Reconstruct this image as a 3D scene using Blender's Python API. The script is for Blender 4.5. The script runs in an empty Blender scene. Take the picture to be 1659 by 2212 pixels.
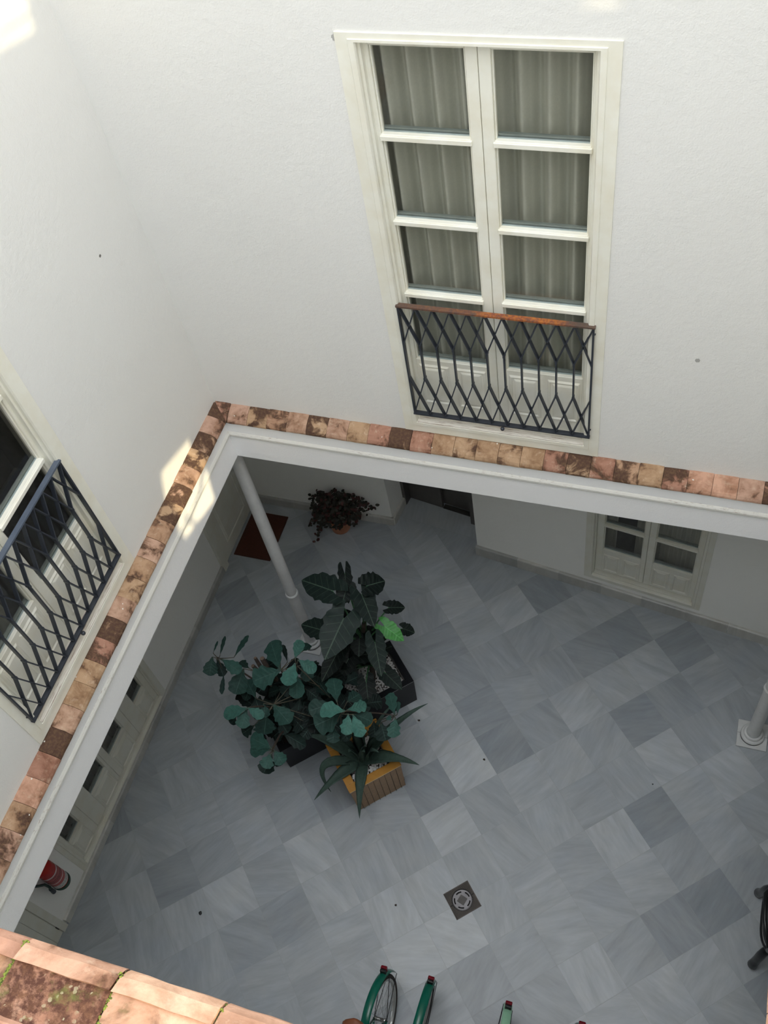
import bpy, bmesh, math, random
from mathutils import Vector, Matrix, Euler
PI = math.pi
S = bpy.context.scene
C = S.collection
rnd = random.Random(7)
# ------------------------------------------------------------------ camera
FPX = 2153.3; CX, CY = 829.5, 1106.0
R0 = Vector((0.9483860621, 0.2870042966, -0.1348792455))
R1 = Vector((0.1616142488, -0.8033812170, -0.5731138235))
R2 = Vector((-0.2728455823, 0.5217347543, -0.8082995326))
CAM = Vector((0, 0, 8.8705))
cd = bpy.data.cameras.new('camera'); cam = bpy.data.objects.new('camera', cd); C.objects.link(cam)
cd.sensor_fit = 'HORIZONTAL'; cd.sensor_width = 36; cd.lens = FPX / 1659 * 36; cd.clip_start = .05
M = Matrix.Identity(4)
for i in range(3):
    M[i][0] = R0[i]; M[i][1] = -R1[i]; M[i][2] = -R2[i]; M[i][3] = CAM[i]
cam.matrix_world = M
S.camera = cam
S.view_settings.view_transform = 'Standard'; S.view_settings.look = 'None'; S.view_settings.gamma = 1
S.view_settings.use_curve_mapping = False
S.view_settings.exposure = -0.15

def at(px, py, z):            # where the line of sight of a photo point meets the height z
    d = R0 * ((px - CX) / FPX) + R1 * ((py - CY) / FPX) + R2
    return CAM + d * ((z - CAM.z) / d.z)

# ------------------------------------------------------------------ materials
MATS = {}
class NT:
    def __init__(s, name):
        s.m = bpy.data.materials.new(name); s.m.use_nodes = True
        s.t = s.m.node_tree; s.b = s.t.nodes['Principled BSDF']
    def n(s, kind, **kw):
        nd = s.t.nodes.new(kind)
        for k, v in kw.items():
            if k.startswith('i_'): nd.inputs[k[2:].replace('_', ' ')].default_value = v
            else: setattr(nd, k, v)
        return nd
    def l(s, a, b): s.t.links.new(a, b)
    def noise(s, vec, scale, detail=4, rough=.55, dist=0.0):
        nd = s.n('ShaderNodeTexNoise'); nd.inputs['Scale'].default_value = scale
        nd.inputs['Detail'].default_value = detail; nd.inputs['Roughness'].default_value = rough
        nd.inputs['Distortion'].default_value = dist
        if vec is not None: s.l(vec, nd.inputs['Vector'])
        return nd.outputs['Fac']
    def ramp(s, fac, stops):
        r = s.n('ShaderNodeValToRGB'); e = r.color_ramp.elements
        while len(e) > 1: e.remove(e[-1])
        e[0].position = stops[0][0]; e[0].color = c4(stops[0][1])
        for p, c in stops[1:]:
            q = e.new(p); q.color = c4(c)
        s.l(fac, r.inputs['Fac']); return r.outputs['Color']
    def mix(s, fac, a, b, mode='MIX'):
        m = s.n('ShaderNodeMix', data_type='RGBA', blend_type=mode)
        for sock, v in ((m.inputs[0], fac), (m.inputs[6], a), (m.inputs[7], b)):
            if hasattr(v, 'is_linked') or hasattr(v, 'links'): s.l(v, sock)
            elif isinstance(v, (int, float)): sock.default_value = v
            else: sock.default_value = c4(v)
        return m.outputs[2]
    def math(s, op, a, b=0.0, c=None):
        m = s.n('ShaderNodeMath', operation=op)
        for i, v in enumerate((a, b, c)):
            if v is None: continue
            if hasattr(v, 'links'): s.l(v, m.inputs[i])
            else: m.inputs[i].default_value = v
        return m.outputs[0]
    def obj(s): return s.n('ShaderNodeTexCoord').outputs['Object']
    def attr(s, nm): return s.n('ShaderNodeAttribute', attribute_name=nm)
    def bump(s, h, strength=.3, dist=.01):
        b = s.n('ShaderNodeBump'); b.inputs['Strength'].default_value = strength; b.inputs['Distance'].default_value = dist
        s.l(h, b.inputs['Height']); s.l(b.outputs['Normal'], s.b.inputs['Normal'])
    def out(s, col=None, rough=None, metal=None, spec=None):
        for k, v in (('Base Color', col), ('Roughness', rough), ('Metallic', metal), ('Specular IOR Level', spec)):
            if v is None: continue
            if hasattr(v, 'links'): s.l(v, s.b.inputs[k])
            elif isinstance(v, (int, float)): s.b.inputs[k].default_value = v
            else: s.b.inputs[k].default_value = c4(v)
        return s.m
def c4(c):
    if isinstance(c, (int, float)): return (c, c, c, 1)
    return tuple(c) + (1,) if len(c) == 3 else tuple(c)
def srgb(r, g, b):
    f = lambda v: (v / 255 / 12.92) if v / 255 <= .04045 else ((v / 255 + .055) / 1.055) ** 2.4
    return (f(r), f(g), f(b))
def plain(name, col, rough=.5, metal=0, spec=.5, var=.12, scale=14, bump=0):
    t = NT(name); o = t.obj(); n = t.noise(o, scale)
    k = t.ramp(n, [(.3, tuple(x * (1 - var) for x in col)), (.7, tuple(min(1, x * (1 + var)) for x in col))])
    t.out(k, rough, metal, spec)
    if bump: t.bump(t.noise(o, scale * 8), bump, .002)
    return t.m

def mk_plaster(name, col, spots=()):
    t = NT(name); geo = t.n('ShaderNodeNewGeometry').outputs['Position']
    big = t.noise(geo, 1.1, 5); fine = t.noise(geo, 120, 3, .6); med = t.noise(geo, 9, 5, .6)
    c = t.mix(t.ramp(big, [(.3, 0), (.75, 1)]), tuple(x * .965 for x in col), col)
    c = t.mix(t.math('MULTIPLY', t.ramp(med, [(.62, 0), (.8, 1)]), .35), c, tuple(x * f for x, f in zip(col, (.93, .91, .87))))
    for p, r, dk in spots:
        d = t.n('ShaderNodeVectorMath', operation='DISTANCE'); t.l(geo, d.inputs[0]); d.inputs[1].default_value = p
        f = t.math('LESS_THAN', t.math('ADD', d.outputs['Value'], t.math('MULTIPLY', t.noise(geo, 90), r * 1.2)), r * 1.5)
        c = t.mix(t.math('MULTIPLY', f, dk), c, (.09, .08, .07))
    t.out(c, .9, 0, .2)
    h = t.math('ADD', t.math('MULTIPLY', fine, .45), t.math('MULTIPLY', t.noise(geo, 28, 4), .8))
    t.bump(h, .55, .006); return t.m
M_plaster = mk_plaster('white_plaster', (.80, .797, .768), [((-3.21, 3.55, 5.45), .010, .9), ((.005, 3.99, 4.72), .016, .55), ((-1.775, 3.99, 6.50), .022, .5)])
M_low = mk_plaster('gallery_plaster', (.91, .905, .87))
M_beam = mk_plaster('cornice_paint', (.95, .95, .95))

def mk_wood(name, col):
    t = NT(name); o = t.obj(); n = t.noise(o, 6, 5); geo = t.n('ShaderNodeNewGeometry').outputs['Position']
    c = t.mix(t.ramp(n, [(.4, 0), (.75, 1)]), col, tuple(x * f for x, f in zip(col, (.93, .90, .84))))
    t.out(c, .42, 0, .45); t.bump(t.noise(o, 60, 2), .06, .002); return t.m
M_wood = mk_wood('cream_painted_wood', (.84, .83, .74))
M_woodg = mk_wood('grey_cream_wood', (.74, .735, .66))
def mk_sill():
    t = NT('weathered_sill'); o = t.obj()
    mp = t.n('ShaderNodeMapping'); mp.inputs['Scale'].default_value = (3, 40, 40); t.l(o, mp.inputs['Vector'])
    n = t.noise(mp.outputs[0], 3, 6, .65)
    c = t.mix(t.ramp(n, [(.5, 0), (.72, 1)]), (.76, .72, .64), (.34, .24, .19))
    t.out(c, .6); return t.m
M_sill = mk_sill()
def mk_moulding():
    t = NT('flaking_moulding'); geo = t.n('ShaderNodeNewGeometry').outputs['Position']
    mp = t.n('ShaderNodeMapping'); mp.inputs['Scale'].default_value = (6, 6, 60); t.l(geo, mp.inputs['Vector'])
    a = t.ramp(t.noise(mp.outputs[0], 4, 7, .75), [(.55, 0), (.62, 1)])
    b = t.ramp(t.noise(geo, 1.3, 2), [(.42, 0), (.6, 1)])
    c = t.mix(t.math('MULTIPLY', t.math('MULTIPLY', a, b), .85), (.76, .75, .70), (.28, .19, .15))
    t.out(c, .7); t.bump(t.noise(mp.outputs[0], 6, 4), .4, .004); return t.m
M_mould = mk_moulding()

def mk_marble(name, base, lo, hi, attrs=True):
    t = NT(name); o = t.n('ShaderNodeNewGeometry').outputs['Position']
    tone = t.attr('tone').outputs['Fac']; ang = t.attr('angle').outputs['Fac']
    off = t.n('ShaderNodeCombineXYZ'); t.l(t.math('MULTIPLY', ang, 37.0), off.inputs[0]); t.l(t.math('MULTIPLY', tone, 53.0), off.inputs[1])
    add = t.n('ShaderNodeVectorMath', operation='ADD'); t.l(o, add.inputs[0]); t.l(off.outputs[0], add.inputs[1])
    rot = t.n('ShaderNodeVectorRotate', rotation_type='Z_AXIS'); t.l(add.outputs[0], rot.inputs['Vector']); t.l(ang, rot.inputs['Angle'])
    mp = t.n('ShaderNodeMapping'); mp.inputs['Scale'].default_value = (1.1, 5.5, 1); t.l(rot.outputs[0], mp.inputs['Vector'])
    v = t.noise(mp.outputs[0], 1.3, 6, .55, .9)
    v2 = t.noise(mp.outputs[0], 6, 3, .5, .4)
    soft = t.noise(add.outputs[0], 4, 4)
    col = t.mix(tone, lo, hi)
    veins = t.ramp(v, [(.30, .86), (.5, .99), (.70, 1.10)])
    col = t.mix(1.0, col, veins, 'MULTIPLY')
    col = t.mix(1.0, col, t.ramp(soft, [(.3, (.95, .97, 1.0)), (.7, (1.03, 1.02, 1.0))]), 'MULTIPLY')
    col = t.mix(1.0, col, t.ramp(v2, [(.3, .95), (.7, 1.05)]), 'MULTIPLY')
    t.out(col, t.ramp(soft, [(.3, .30), (.8, .42)]), 0, .45)
    return t.m
M_marble = mk_marble('grey_marble', None, (.265, .29, .313), (.51, .535, .55))
M_bbm = mk_marble('baseboard_marble', None, (.36, .36, .345), (.60, .59, .55))
M_grout = plain('grout', (.36, .37, .37), .9)

def mk_terra(name, sc=1.0, moss=False):
    t = NT(name); o = t.n('ShaderNodeNewGeometry').outputs['Position']
    tint = t.attr('tint').outputs['Fac']; dirt = t.attr('dirt').outputs['Fac']; sd = t.attr('seed').outputs['Fac']
    off = t.n('ShaderNodeCombineXYZ'); t.l(t.math('MULTIPLY', sd, 91.0), off.inputs[0]); t.l(t.math('MULTIPLY', sd, 57.0), off.inputs[2])
    add = t.n('ShaderNodeVectorMath', operation='ADD'); t.l(o, add.inputs[0]); t.l(off.outputs[0], add.inputs[1]); p = add.outputs[0]
    base = t.ramp(tint, [(0, (.49, .31, .225)), (.33, (.43, .285, .17)), (.66, (.37, .195, .135)), (1, (.62, .40, .27) if moss else (.60, .355, .245))])
    n1 = t.noise(p, 9 * sc, 6, .62, .4)
    base = t.mix(t.ramp(n1, [(.42, 0), (.6, 1)]), base, t.mix(1.0, base, (.62, .55, .5), 'MULTIPLY'))
    n3 = t.noise(p, 26 * sc, 6, .7)
    base = t.mix(t.ramp(n3, [(.55, 0), (.7, .6)]), base, (.56, .42, .30))
    n2 = t.noise(p, 9 * sc, 7, .62, .5)
    thr = t.math('SUBTRACT', t.math('ADD', n2, t.math('MULTIPLY', dirt, .36)), .66)
    k = t.ramp(t.math('MULTIPLY', thr, 9.0), [(0, 0), (.9, 1)])
    if moss: k = t.math('MULTIPLY', k, t.ramp(t.noise(p, 34, 6, .7), [(.36, .25), (.52, 1)]))
    dark = t.mix(t.ramp(t.noise(p, 60 * sc, 5, .7), [(.45, 0), (.7, .7)]), *(((.060, .024, .015), (.17, .085, .045)) if moss else ((.085, .045, .030), (.17, .105, .055))))
    base = t.mix(k, base, dark)
    if moss:
        li = t.n('ShaderNodeTexVoronoi'); li.inputs['Scale'].default_value = 95; t.l(p, li.inputs['Vector'])
        blob = t.math('MULTIPLY', t.math('LESS_THAN', t.math('ADD', li.outputs['Distance'], t.math('MULTIPLY', t.noise(p, 160), .5)), .52), t.math('GREATER_THAN', t.noise(p, 25, 3), .5))
        base = t.mix(t.math('MULTIPLY', t.math('MULTIPLY', blob, k), .75), base, (.30, .26, .17))
        gm = t.ramp(t.noise(p, 11, 6, .7), [(.56, 0), (.66, 1)])
        base = t.mix(t.math('MULTIPLY', gm, t.math('MULTIPLY', k, .6)), base, (.12, .15, .035))
    wv = t.n('ShaderNodeTexVoronoi'); wv.inputs['Scale'].default_value = 17 * sc; t.l(p, wv.inputs['Vector'])
    sp = t.math('LESS_THAN', t.math('ADD', wv.outputs['Distance'], t.math('MULTIPLY', t.noise(p, 70), .25)), .20)
    sp = t.math('MULTIPLY', sp, t.math('GREATER_THAN', t.noise(p, 6, 1), .60))
    base = t.mix(sp, base, (.72, .70, .64))
    t.out(base, .85, 0, .25)
    h = t.math('ADD', t.math('MULTIPLY', n3, .6), t.math('MULTIPLY', t.noise(p, 140, 3), .5))
    t.bump(h, .5, .004); return t.m
M_terra = mk_terra('terracotta_ledge')
M_terra2 = mk_terra('terracotta_mossy', 1.0, True)
M_mortar = plain('old_mortar', (.14, .105, .075), .95, var=.5, scale=60, bump=.6)

def mk_iron(name, rust):
    t = NT(name); o = t.obj(); c = (.032, .037, .048)
    if rust:
        n = t.ramp(t.noise(o, 22, 6, .7), [(.34, 0), (.46, 1)])
        sx = t.n('ShaderNodeSeparateXYZ'); t.l(o, sx.inputs[0])
        g = t.ramp(t.math('ADD', t.math('MULTIPLY', sx.outputs[0], .89), .5), [(.0, .15), (.38, .45), (.48, 1), (.80, 1), (.92, .1)])
        c = t.mix(t.math('MULTIPLY', n, g), (.075, .06, .05), t.mix(t.ramp(t.noise(o, 60, 3), [(.4, 0), (.6, 1)]), (.42, .14, .025), (.22, .06, .03)))
    t.out(c, .42 if not rust else .7, .0, .5); return t.m
M_iron = mk_iron('painted_iron', False); M_rust = mk_iron('rusty_iron', True)
M_ironblue = plain('blue_grey_iron', (.085, .105, .14), .38)

def mk_glass(name, tint=.9, refl=.10):
    t = NT(name); t.t.nodes.remove(t.b)
    tr = t.n('ShaderNodeBsdfTransparent'); tr.inputs[0].default_value = (tint, tint, tint * .98, 1)
    gl = t.n('ShaderNodeBsdfGlossy'); gl.inputs['Roughness'].default_value = .03
    lw = t.n('ShaderNodeLayerWeight'); lw.inputs[0].default_value = .5
    ad = t.math('ADD', t.math('MULTIPLY', t.math('POWER', lw.outputs['Facing'], 5.0), .9), refl)
    mx = t.n('ShaderNodeMixShader'); t.l(ad, mx.inputs[0]); t.l(tr.outputs[0], mx.inputs[1]); t.l(gl.outputs[0], mx.inputs[2])
    t.l(mx.outputs[0], t.t.nodes['Material Output'].inputs[0]); return t.m
M_glass = mk_glass('window_glass', .86, .04)
M_spacer = plain('glazing_spacer', (.36, .42, .42), .35, .3)
def mk_curtain():
    t = NT('sheer_curtain'); o = t.obj()
    n = t.noise(o, 90, 2); t.out(t.ramp(n, [(.3, (.66, .67, .61)), (.7, (.72, .73, .66))]), .9, 0, .1); return t.m
M_curtain = mk_curtain()
M_room = plain('room_interior', (.22, .215, .20), .9)
M_colp = plain('column_paint', (.66, .66, .65), .45, var=.05)
M_plinth = plain('plinth_paint', (.60, .61, .60), .5, var=.05)
M_steel = plain('brushed_steel', (.16, .15, .14), .38, .6, var=.08)
M_steeld = plain('dark_steel', (.07, .066, .06), .4, .6)
M_mat = plain('coir', (.075, .022, .012), .95, var=.35, scale=160, bump=.8)
M_pot = plain('terracotta_pot', (.46, .20, .11), .8, var=.15)
M_soil = plain('soil', (.035, .025, .018), .95, var=.4, scale=60, bump=.6)
M_blackpl = plain('black_planter', (.006, .0065, .009), .45, spec=.25, var=.2, scale=80)
def mk_tan():
    t = NT('tan_plank_planter'); o = t.obj()
    n = t.noise(o, 30, 4)
    t.out(t.ramp(n, [(.3, (.30, .165, .065)), (.7, (.38, .215, .085))]), .38, 0, .5)
    return t.m
M_tan = mk_tan()
M_tanrim = plain('tan_rim', (.42, .20, .035), .30, var=.12)
M_brass = plain('thin_edge_strip', (.62, .48, .26), .3, .6)
M_pebble = plain('white_pebble', (.62, .61, .60), .6, var=.2, scale=30)
M_bark = plain('bark', (.045, .032, .024), .9, var=.4, scale=40, bump=.6)
M_stem = plain('green_stem', (.05, .16, .06), .5)
M_twig = plain('pale_twig', (.085, .075, .05), .7)
M_cut = plain('cut_wood', (.20, .14, .10), .8)

def mk_leaf(name, lo, hi, vein, nv=7, vstr=.7, rough=.42, bumps=.25, dark_side=False):
    t = NT(name); uv = t.n('ShaderNodeTexCoord').outputs['UV']
    sx = t.n('ShaderNodeSeparateXYZ'); t.l(uv, sx.inputs[0]); U, V = sx.outputs[0], sx.outputs[1]
    s = t.math('ABSOLUTE', t.math('SUBTRACT', V, .5))
    mid = t.math('LESS_THAN', s, .018)
    ph = t.math('FRACT', t.math('SUBTRACT', t.math('MULTIPLY', U, nv), t.math('MULTIPLY', s, 2.6)))
    d = t.math('ABSOLUTE', t.math('SUBTRACT', ph, .5))
    side = t.math('LESS_THAN', d, .032)
    side = t.math('MULTIPLY', side, t.math('LESS_THAN', s, .40))
    tone = t.attr('tone').outputs['Fac']
    o = t.obj(); n = t.noise(o, 30, 4)
    col = t.mix(tone, lo, hi)
    col = t.mix(1.0, col, t.ramp(n, [(.3, .82), (.7, 1.18)]), 'MULTIPLY')
    if dark_side:
        col = t.mix(t.math('MULTIPLY', side, .55), col, t.mix(1.0, col, (.35, .38, .40), 'MULTIPLY')); col = t.mix(t.math('MULTIPLY', mid, vstr), col, vein)
    else:
        col = t.mix(t.math('MULTIPLY', t.math('MAXIMUM', mid, t.math('MULTIPLY', side, .55)), vstr), col, vein)
    t.out(col, rough, 0, .22)
    t.b.inputs['Subsurface Weight'].default_value = 0
    t.bump(t.math('ABSOLUTE', t.math('SUBTRACT', ph, .5)), bumps, .006); return t.m
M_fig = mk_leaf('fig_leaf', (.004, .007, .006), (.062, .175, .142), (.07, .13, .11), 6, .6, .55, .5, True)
M_ear = mk_leaf('ear_leaf', (.003, .006, .005), (.017, .034, .028), (.085, .13, .095), 7, .6, .5)
M_earb = mk_leaf('young_ear_leaf', (.02, .10, .02), (.05, .25, .045), (.13, .5, .12), 10, .5, .35)
M_agave = plain('agave_leaf', (.045, .075, .060), .6, spec=.2, var=.18, scale=30)
M_trail = plain('trailing_leaf', (.022, .020, .012), .6, var=.4, scale=25)
M_trailr = plain('red_trailing_leaf', (.055, .012, .010), .6, var=.4, scale=25)

# ------------------------------------------------------------------ mesh helper
class MB:
    def __init__(s): s.v = []; s.f = []; s.m = []; s.fa = {}; s.uv = {}
    def add(s, vs, fs, mi=0, **at_):
        b = len(s.v); s.v += [tuple(v) for v in vs]
        for f in fs:
            for k, val in at_.items(): s.fa.setdefault(k, {})[len(s.f)] = val
            s.f.append(tuple(i + b for i in f)); s.m.append(mi)
        return s
    def box(s, x0, x1, y0, y1, z0, z1, mi=0, mat=None, **a):
        vs = [Vector((x, y, z)) for x in (x0, x1) for y in (y0, y1) for z in (z0, z1)]
        if mat is not None: vs = [mat @ v for v in vs]
        return s.add(vs, [(0, 1, 3, 2), (4, 6, 7, 5), (0, 4, 5, 1), (2, 3, 7, 6), (0, 2, 6, 4), (1, 5, 7, 3)], mi, **a)
    def bar(s, a, b, w, d, dn, mi=0):
        a, b, dn = Vector(a), Vector(b), Vector(dn).normalized(); u = (b - a).normalized(); n = u.cross(dn).normalized()
        vs = []
        for p in (a, b):
            for i, j in ((-1, -1), (1, -1), (1, 1), (-1, 1)): vs.append(p + n * (w / 2 * i) + dn * (d / 2 * j))
        return s.add(vs, [(0, 3, 2, 1), (4, 5, 6, 7), (0, 1, 5, 4), (1, 2, 6, 5), (2, 3, 7, 6), (3, 0, 4, 7)], mi)
    def tube(s, pts, r, n=8, mi=0, cap=True, closed=False):
        pts = [Vector(p) for p in pts]; N = len(pts)
        rr = r if isinstance(r, (list, tuple)) else [r] * N
        vs = []; prev = None
        for i, p in enumerate(pts):
            if closed: d = pts[(i + 1) % N] - pts[i - 1]
            else: d = pts[min(i + 1, N - 1)] - pts[max(i - 1, 0)]
            d = d.normalized() if d.length > 1e-9 else Vector((0, 0, 1))
            if prev is None:
                a = Vector((0, 0, 1)) if abs(d.z) < .9 else Vector((1, 0, 0)); x = d.cross(a).normalized()
            else: x = (prev - d * prev.dot(d)).normalized()
            prev = x; y = d.cross(x)
            for k in range(n):
                t = 2 * PI * k / n; vs.append(p + (x * math.cos(t) + y * math.sin(t)) * rr[i])
        fs = []
        for i in range(N if closed else N - 1):
            j = (i + 1) % N
            for k in range(n): fs.append((i * n + k, i * n + (k + 1) % n, j * n + (k + 1) % n, j * n + k))
        if cap and not closed: fs += [tuple(range(n))[::-1], tuple((N - 1) * n + k for k in range(n))]
        return s.add(vs, fs, mi)
    def lathe(s, prof, n=32, c=(0, 0, 0), mi=0, sx=1, sy=1):
        vs = [(c[0] + r * math.cos(2 * PI * k / n) * sx, c[1] + r * math.sin(2 * PI * k / n) * sy, c[2] + z) for r, z in prof for k in range(n)]
        fs = [(i * n + k, i * n + (k + 1) % n, (i + 1) * n + (k + 1) % n, (i + 1) * n + k) for i in range(len(prof) - 1) for k in range(n)]
        fs += [tuple(range(n))[::-1], tuple((len(prof) - 1) * n + k for k in range(n))]
        return s.add(vs, fs, mi)
    def build(s, name, mats, parent=None, smooth=False, **props):
        me = bpy.data.meshes.new(name); me.from_pydata(s.v, [], s.f)
        if not isinstance(mats, (list, tuple)): mats = [mats]
        for m in mats: me.materials.append(m)
        me.polygons.foreach_set('material_index', s.m)
        if smooth: me.polygons.foreach_set('use_smooth', [True] * len(s.f))
        for k, dct in s.fa.items():
            a = me.attributes.new(k, 'FLOAT', 'FACE'); a.data.foreach_set('value', [float(dct.get(i, .5)) for i in range(len(s.f))])
        if s.uv:
            u = me.uv_layers.new(name='UVMap')
            for l in me.loops: u.data[l.index].uv = s.uv.get(l.vertex_index, (0, 0))
        me.update()
        o = bpy.data.objects.new(name, me); C.objects.link(o)
        if parent is not None: o.parent = parent
        for k, v in props.items(): o[k] = v
        return o
def shade(o, ang=40):
    me = o.data; me.polygons.foreach_set('use_smooth', [True] * len(me.polygons))
    try: me.set_sharp_from_angle(angle=math.radians(ang))
    except Exception: pass
    return o
def bevel(o, w, seg=2):
    b = o.modifiers.new('bevel', 'BEVEL'); b.width = w; b.segments = seg; b.limit_method = 'ANGLE'; b.angle_limit = math.radians(35); return o
def empty(name, loc, rz=0, label=None, cat=None, group=None, kind=None, rot=None):
    o = bpy.data.objects.new(name, None); C.objects.link(o); o.location = loc; o.rotation_euler = rot or (0, 0, rz)
    o.empty_display_size = .1
    if label: o['label'] = label
    if cat: o['category'] = cat
    if group: o['group'] = group
    if kind: o['kind'] = kind
    return o
def tag(o, label, cat, group=None, kind=None):
    o['label'] = label; o['category'] = cat
    if group: o['group'] = group
    if kind: o['kind'] = kind
    return o
def setloc(o, p):       # move the origin of a mesh object without moving its shape
    p = Vector(p); o.data.transform(Matrix.Translation(-p)); o.location = p; return o
def flat(name, outer, holes, thick, to3, mat, **props):    # slab cut by holes; outline in (a, b), to3(a, b, c) with c from 0 (front) to thick (back)
    cu = bpy.data.curves.new(name + '_outline', 'CURVE'); cu.dimensions = '2D'; cu.fill_mode = 'BOTH'; cu.extrude = thick / 2
    for poly in [outer] + list(holes):
        sp = cu.splines.new('POLY'); sp.points.add(len(poly) - 1)
        for i, (a, b) in enumerate(poly): sp.points[i].co = (a, b, 0, 1)
        sp.use_cyclic_u = True
    tmp = bpy.data.objects.new('tmp', cu); C.objects.link(tmp)
    dg = bpy.context.evaluated_depsgraph_get(); me = bpy.data.meshes.new_from_object(tmp.evaluated_get(dg))
    bpy.data.objects.remove(tmp); bpy.data.curves.remove(cu)
    for v in me.vertices: v.co = to3(v.co.x, v.co.y, v.co.z + thick / 2)
    me.name = name; me.materials.clear(); me.materials.append(mat)
    bm = bmesh.new(); bm.from_mesh(me); bmesh.ops.remove_doubles(bm, verts=bm.verts, dist=1e-5); bmesh.ops.recalc_face_normals(bm, faces=bm.faces); bm.to_mesh(me); bm.free()
    o = bpy.data.objects.new(name, me); C.objects.link(o)
    for k, v in props.items(): o[k] = v
    return o
def rect(a0, a1, b0, b1): return [(a0, b0), (a1, b0), (a1, b1), (a0, b1)]
ST = dict(kind='structure')
def struct(mb, name, mat, smooth=False): return mb.build(name, mat, None, smooth, kind='structure')

# ------------------------------------------------------------------ main measures (metres)
XW, YW = -3.21, 3.99          # upper walls
XB, YB = -3.12, 3.89          # cornice faces
ZB, ZT = 3.27, 3.69           # cornice bottom and top
XL = -4.50                    # lower left wall
YL = 5.60                     # lower back wall
TOP = 11.0
RX = .98                      # right upper wall face
A0 = Vector((-1.857, 5.42)); UO = Vector((.9895, -.1446)); NO = Vector((.1446, .9895))
ANG = math.atan2(UO.y, UO.x)

# ------------------------------------------------------------------ floor
GC, GS = .72203408, .69185749; GO = (-3.97894, 2.06109); TS = .4; TV = .40539
bright = {(6, 2): .95, (5, 3): .8, (0, 0): .55, (-1, 1): .2, (9, 5): .08, (9, 7): .02, (9, 6): .38, (2, 2): .82, (1, 1): .62, (2, 3): .72, (2, 4): .62, (1, 2): .45, (1, 3): .35, (3, 2): .45,
          (0, 1): .35, (-1, 0): .5, (5, 0): .25, (7, -1): .28, (10, -1): .1, (9, 0): .4, (8, 0): .45, (7, 0): .35, (7, 1): .22, (6, 3): .45, (5, 4): .5, (8, 3): .6, (7, 3): .6, (3, 3): .55, (3, 5): .85, (4, 5): .9,
          (8, 2): .38, (9, -1): .75, (10, 0): .5, (6, 4): .5, (4, 2): .35, (3, 1): .15, (4, 3): .4, (9, 4): .5, (8, 4): .45, (10, 5): .6, (10, 6): .5, (8, 5): .75, (8, 6): .6, (7, 7): .4, (5, 5): .5, (6, 6): .55}
fm = MB()
fm.box(-6, 4, -3.4, 7.6, -.14, -.0015, 1, tone=.5, angle=0)
for iu in range(-12, 22):
    for iv in range(-14, 18):
        g = .0011; pts = []
        for (a, b) in ((iu + g / TS, iv + g / TS), (iu + 1 - g / TS, iv + g / TS), (iu + 1 - g / TS, iv + 1 - g / TS), (iu + g / TS, iv + 1 - g / TS)):
            pts.append((GO[0] + (GC * a) * TS + GS * b * TV, GO[1] + (GS * a) * TS - GC * b * TV, 0))
        cx_ = sum(p[0] for p in pts) / 4; cy_ = sum(p[1] for p in pts) / 4
        tn = bright.get((iu, iv), min(.85, max(.12, rnd.gauss(.46, .17)))); an = rnd.choice((0.5, 1.9, 2.2, .9, 2.6, .2)) + rnd.uniform(-.25, .25)
        if -5.6 < cx_ < 3.8 and -3.2 < cy_ < 7.4: fm.add(pts, [(3, 2, 1, 0)], 0, tone=tn, angle=an)
floor = struct(fm, 'floor', [M_marble, M_grout])

# ------------------------------------------------------------------ upper walls: window openings, and added sun holes on the right
BWX = -1.138; BW0, BW1 = BWX - .64, BWX + .64     # back window
LWY = 1.984; LW0, LW1 = LWY - .64, LWY + .64      # left window
WZ0, WZ1 = 3.76, 6.53
flat('wall_back', rect(XW - .02, 2.6, ZT - .1, TOP), [rect(BW0, BW1, WZ0, WZ1)], .3, lambda a, b, c: (a, YW + c, b), M_plaster, **ST)
flat('wall_left', rect(-1.9, YW + .3, ZT - .1, TOP), [rect(LW0, LW1, WZ0, WZ1)], .3, lambda a, b, c: (XW - c, a, b), M_plaster, **ST)
SD = Vector((-.90, .25, -.28)).normalized()
def back(P):          # the point of the right wall that the sun passes to reach P
    t = (RX - P[0]) / -SD.x; return (P[1] - SD.y * t, P[2] - SD.z * t)
holeA = [back(p) for p in ((-3.21, 3.573, 3.844), (-3.21, 3.169, 3.965), (-3.12, 2.972, 3.586), (-3.12, 3.017, 3.436), (-3.12, 3.456, 3.297))]  # made-up openings in the unseen wall, cut to the outlines of the sun patches
holeB = [back(p) for p in ((-3.21, 3.40, 6.70), (-3.21, 3.80, 6.60), (-3.21, 3.83, 6.70), (-3.21, 3.86, 7.1), (-3.21, 3.2, 7.2), (-3.21, 3.2, 6.76))]
holeC = [back(p) for p in ((-.76, 3.99, 6.66), (-.53, 3.99, 6.645), (-.53, 3.99, 6.70), (-.76, 3.99, 6.73))]
holeD = [(-1.0, 7.55), (-.16, 7.55), (-.16, 8.35), (-1.0, 8.35)]
wr = flat('wall_right', rect(-1.9, YW + .3, ZT - .1, 11.0), [holeA, holeB, holeC, holeD], .10, lambda a, b, c: (RX + c, a, b), M_plaster, **ST)
gb = MB()
def yz(P): q = back(P); return (RX + .05, q[0], q[1])
gb.tube([yz((-3.12, 3.50, 3.66)), yz((-3.12, 3.35, 3.56)), yz((-3.12, 3.15, 3.52)), yz((-3.12, 2.90, 3.56))], .018, 6)
gb.tube([yz((-3.12, 3.10, 3.60)), yz((-3.12, 3.12, 3.50)), yz((-3.12, 3.20, 3.35))], .016, 6)
gb.tube([yz((-3.12, 3.50, 3.60)), yz((-3.12, 3.47, 3.28))], .012, 6)
gb.tube([yz((-3.21, 3.2, 6.80)), yz((-3.21, 3.9, 6.66))], .018, 6)
gb.build('shadow_bar', M_iron, wr)  # unseen bars added in the holes to cast shadow lines in the sun patches
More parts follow.
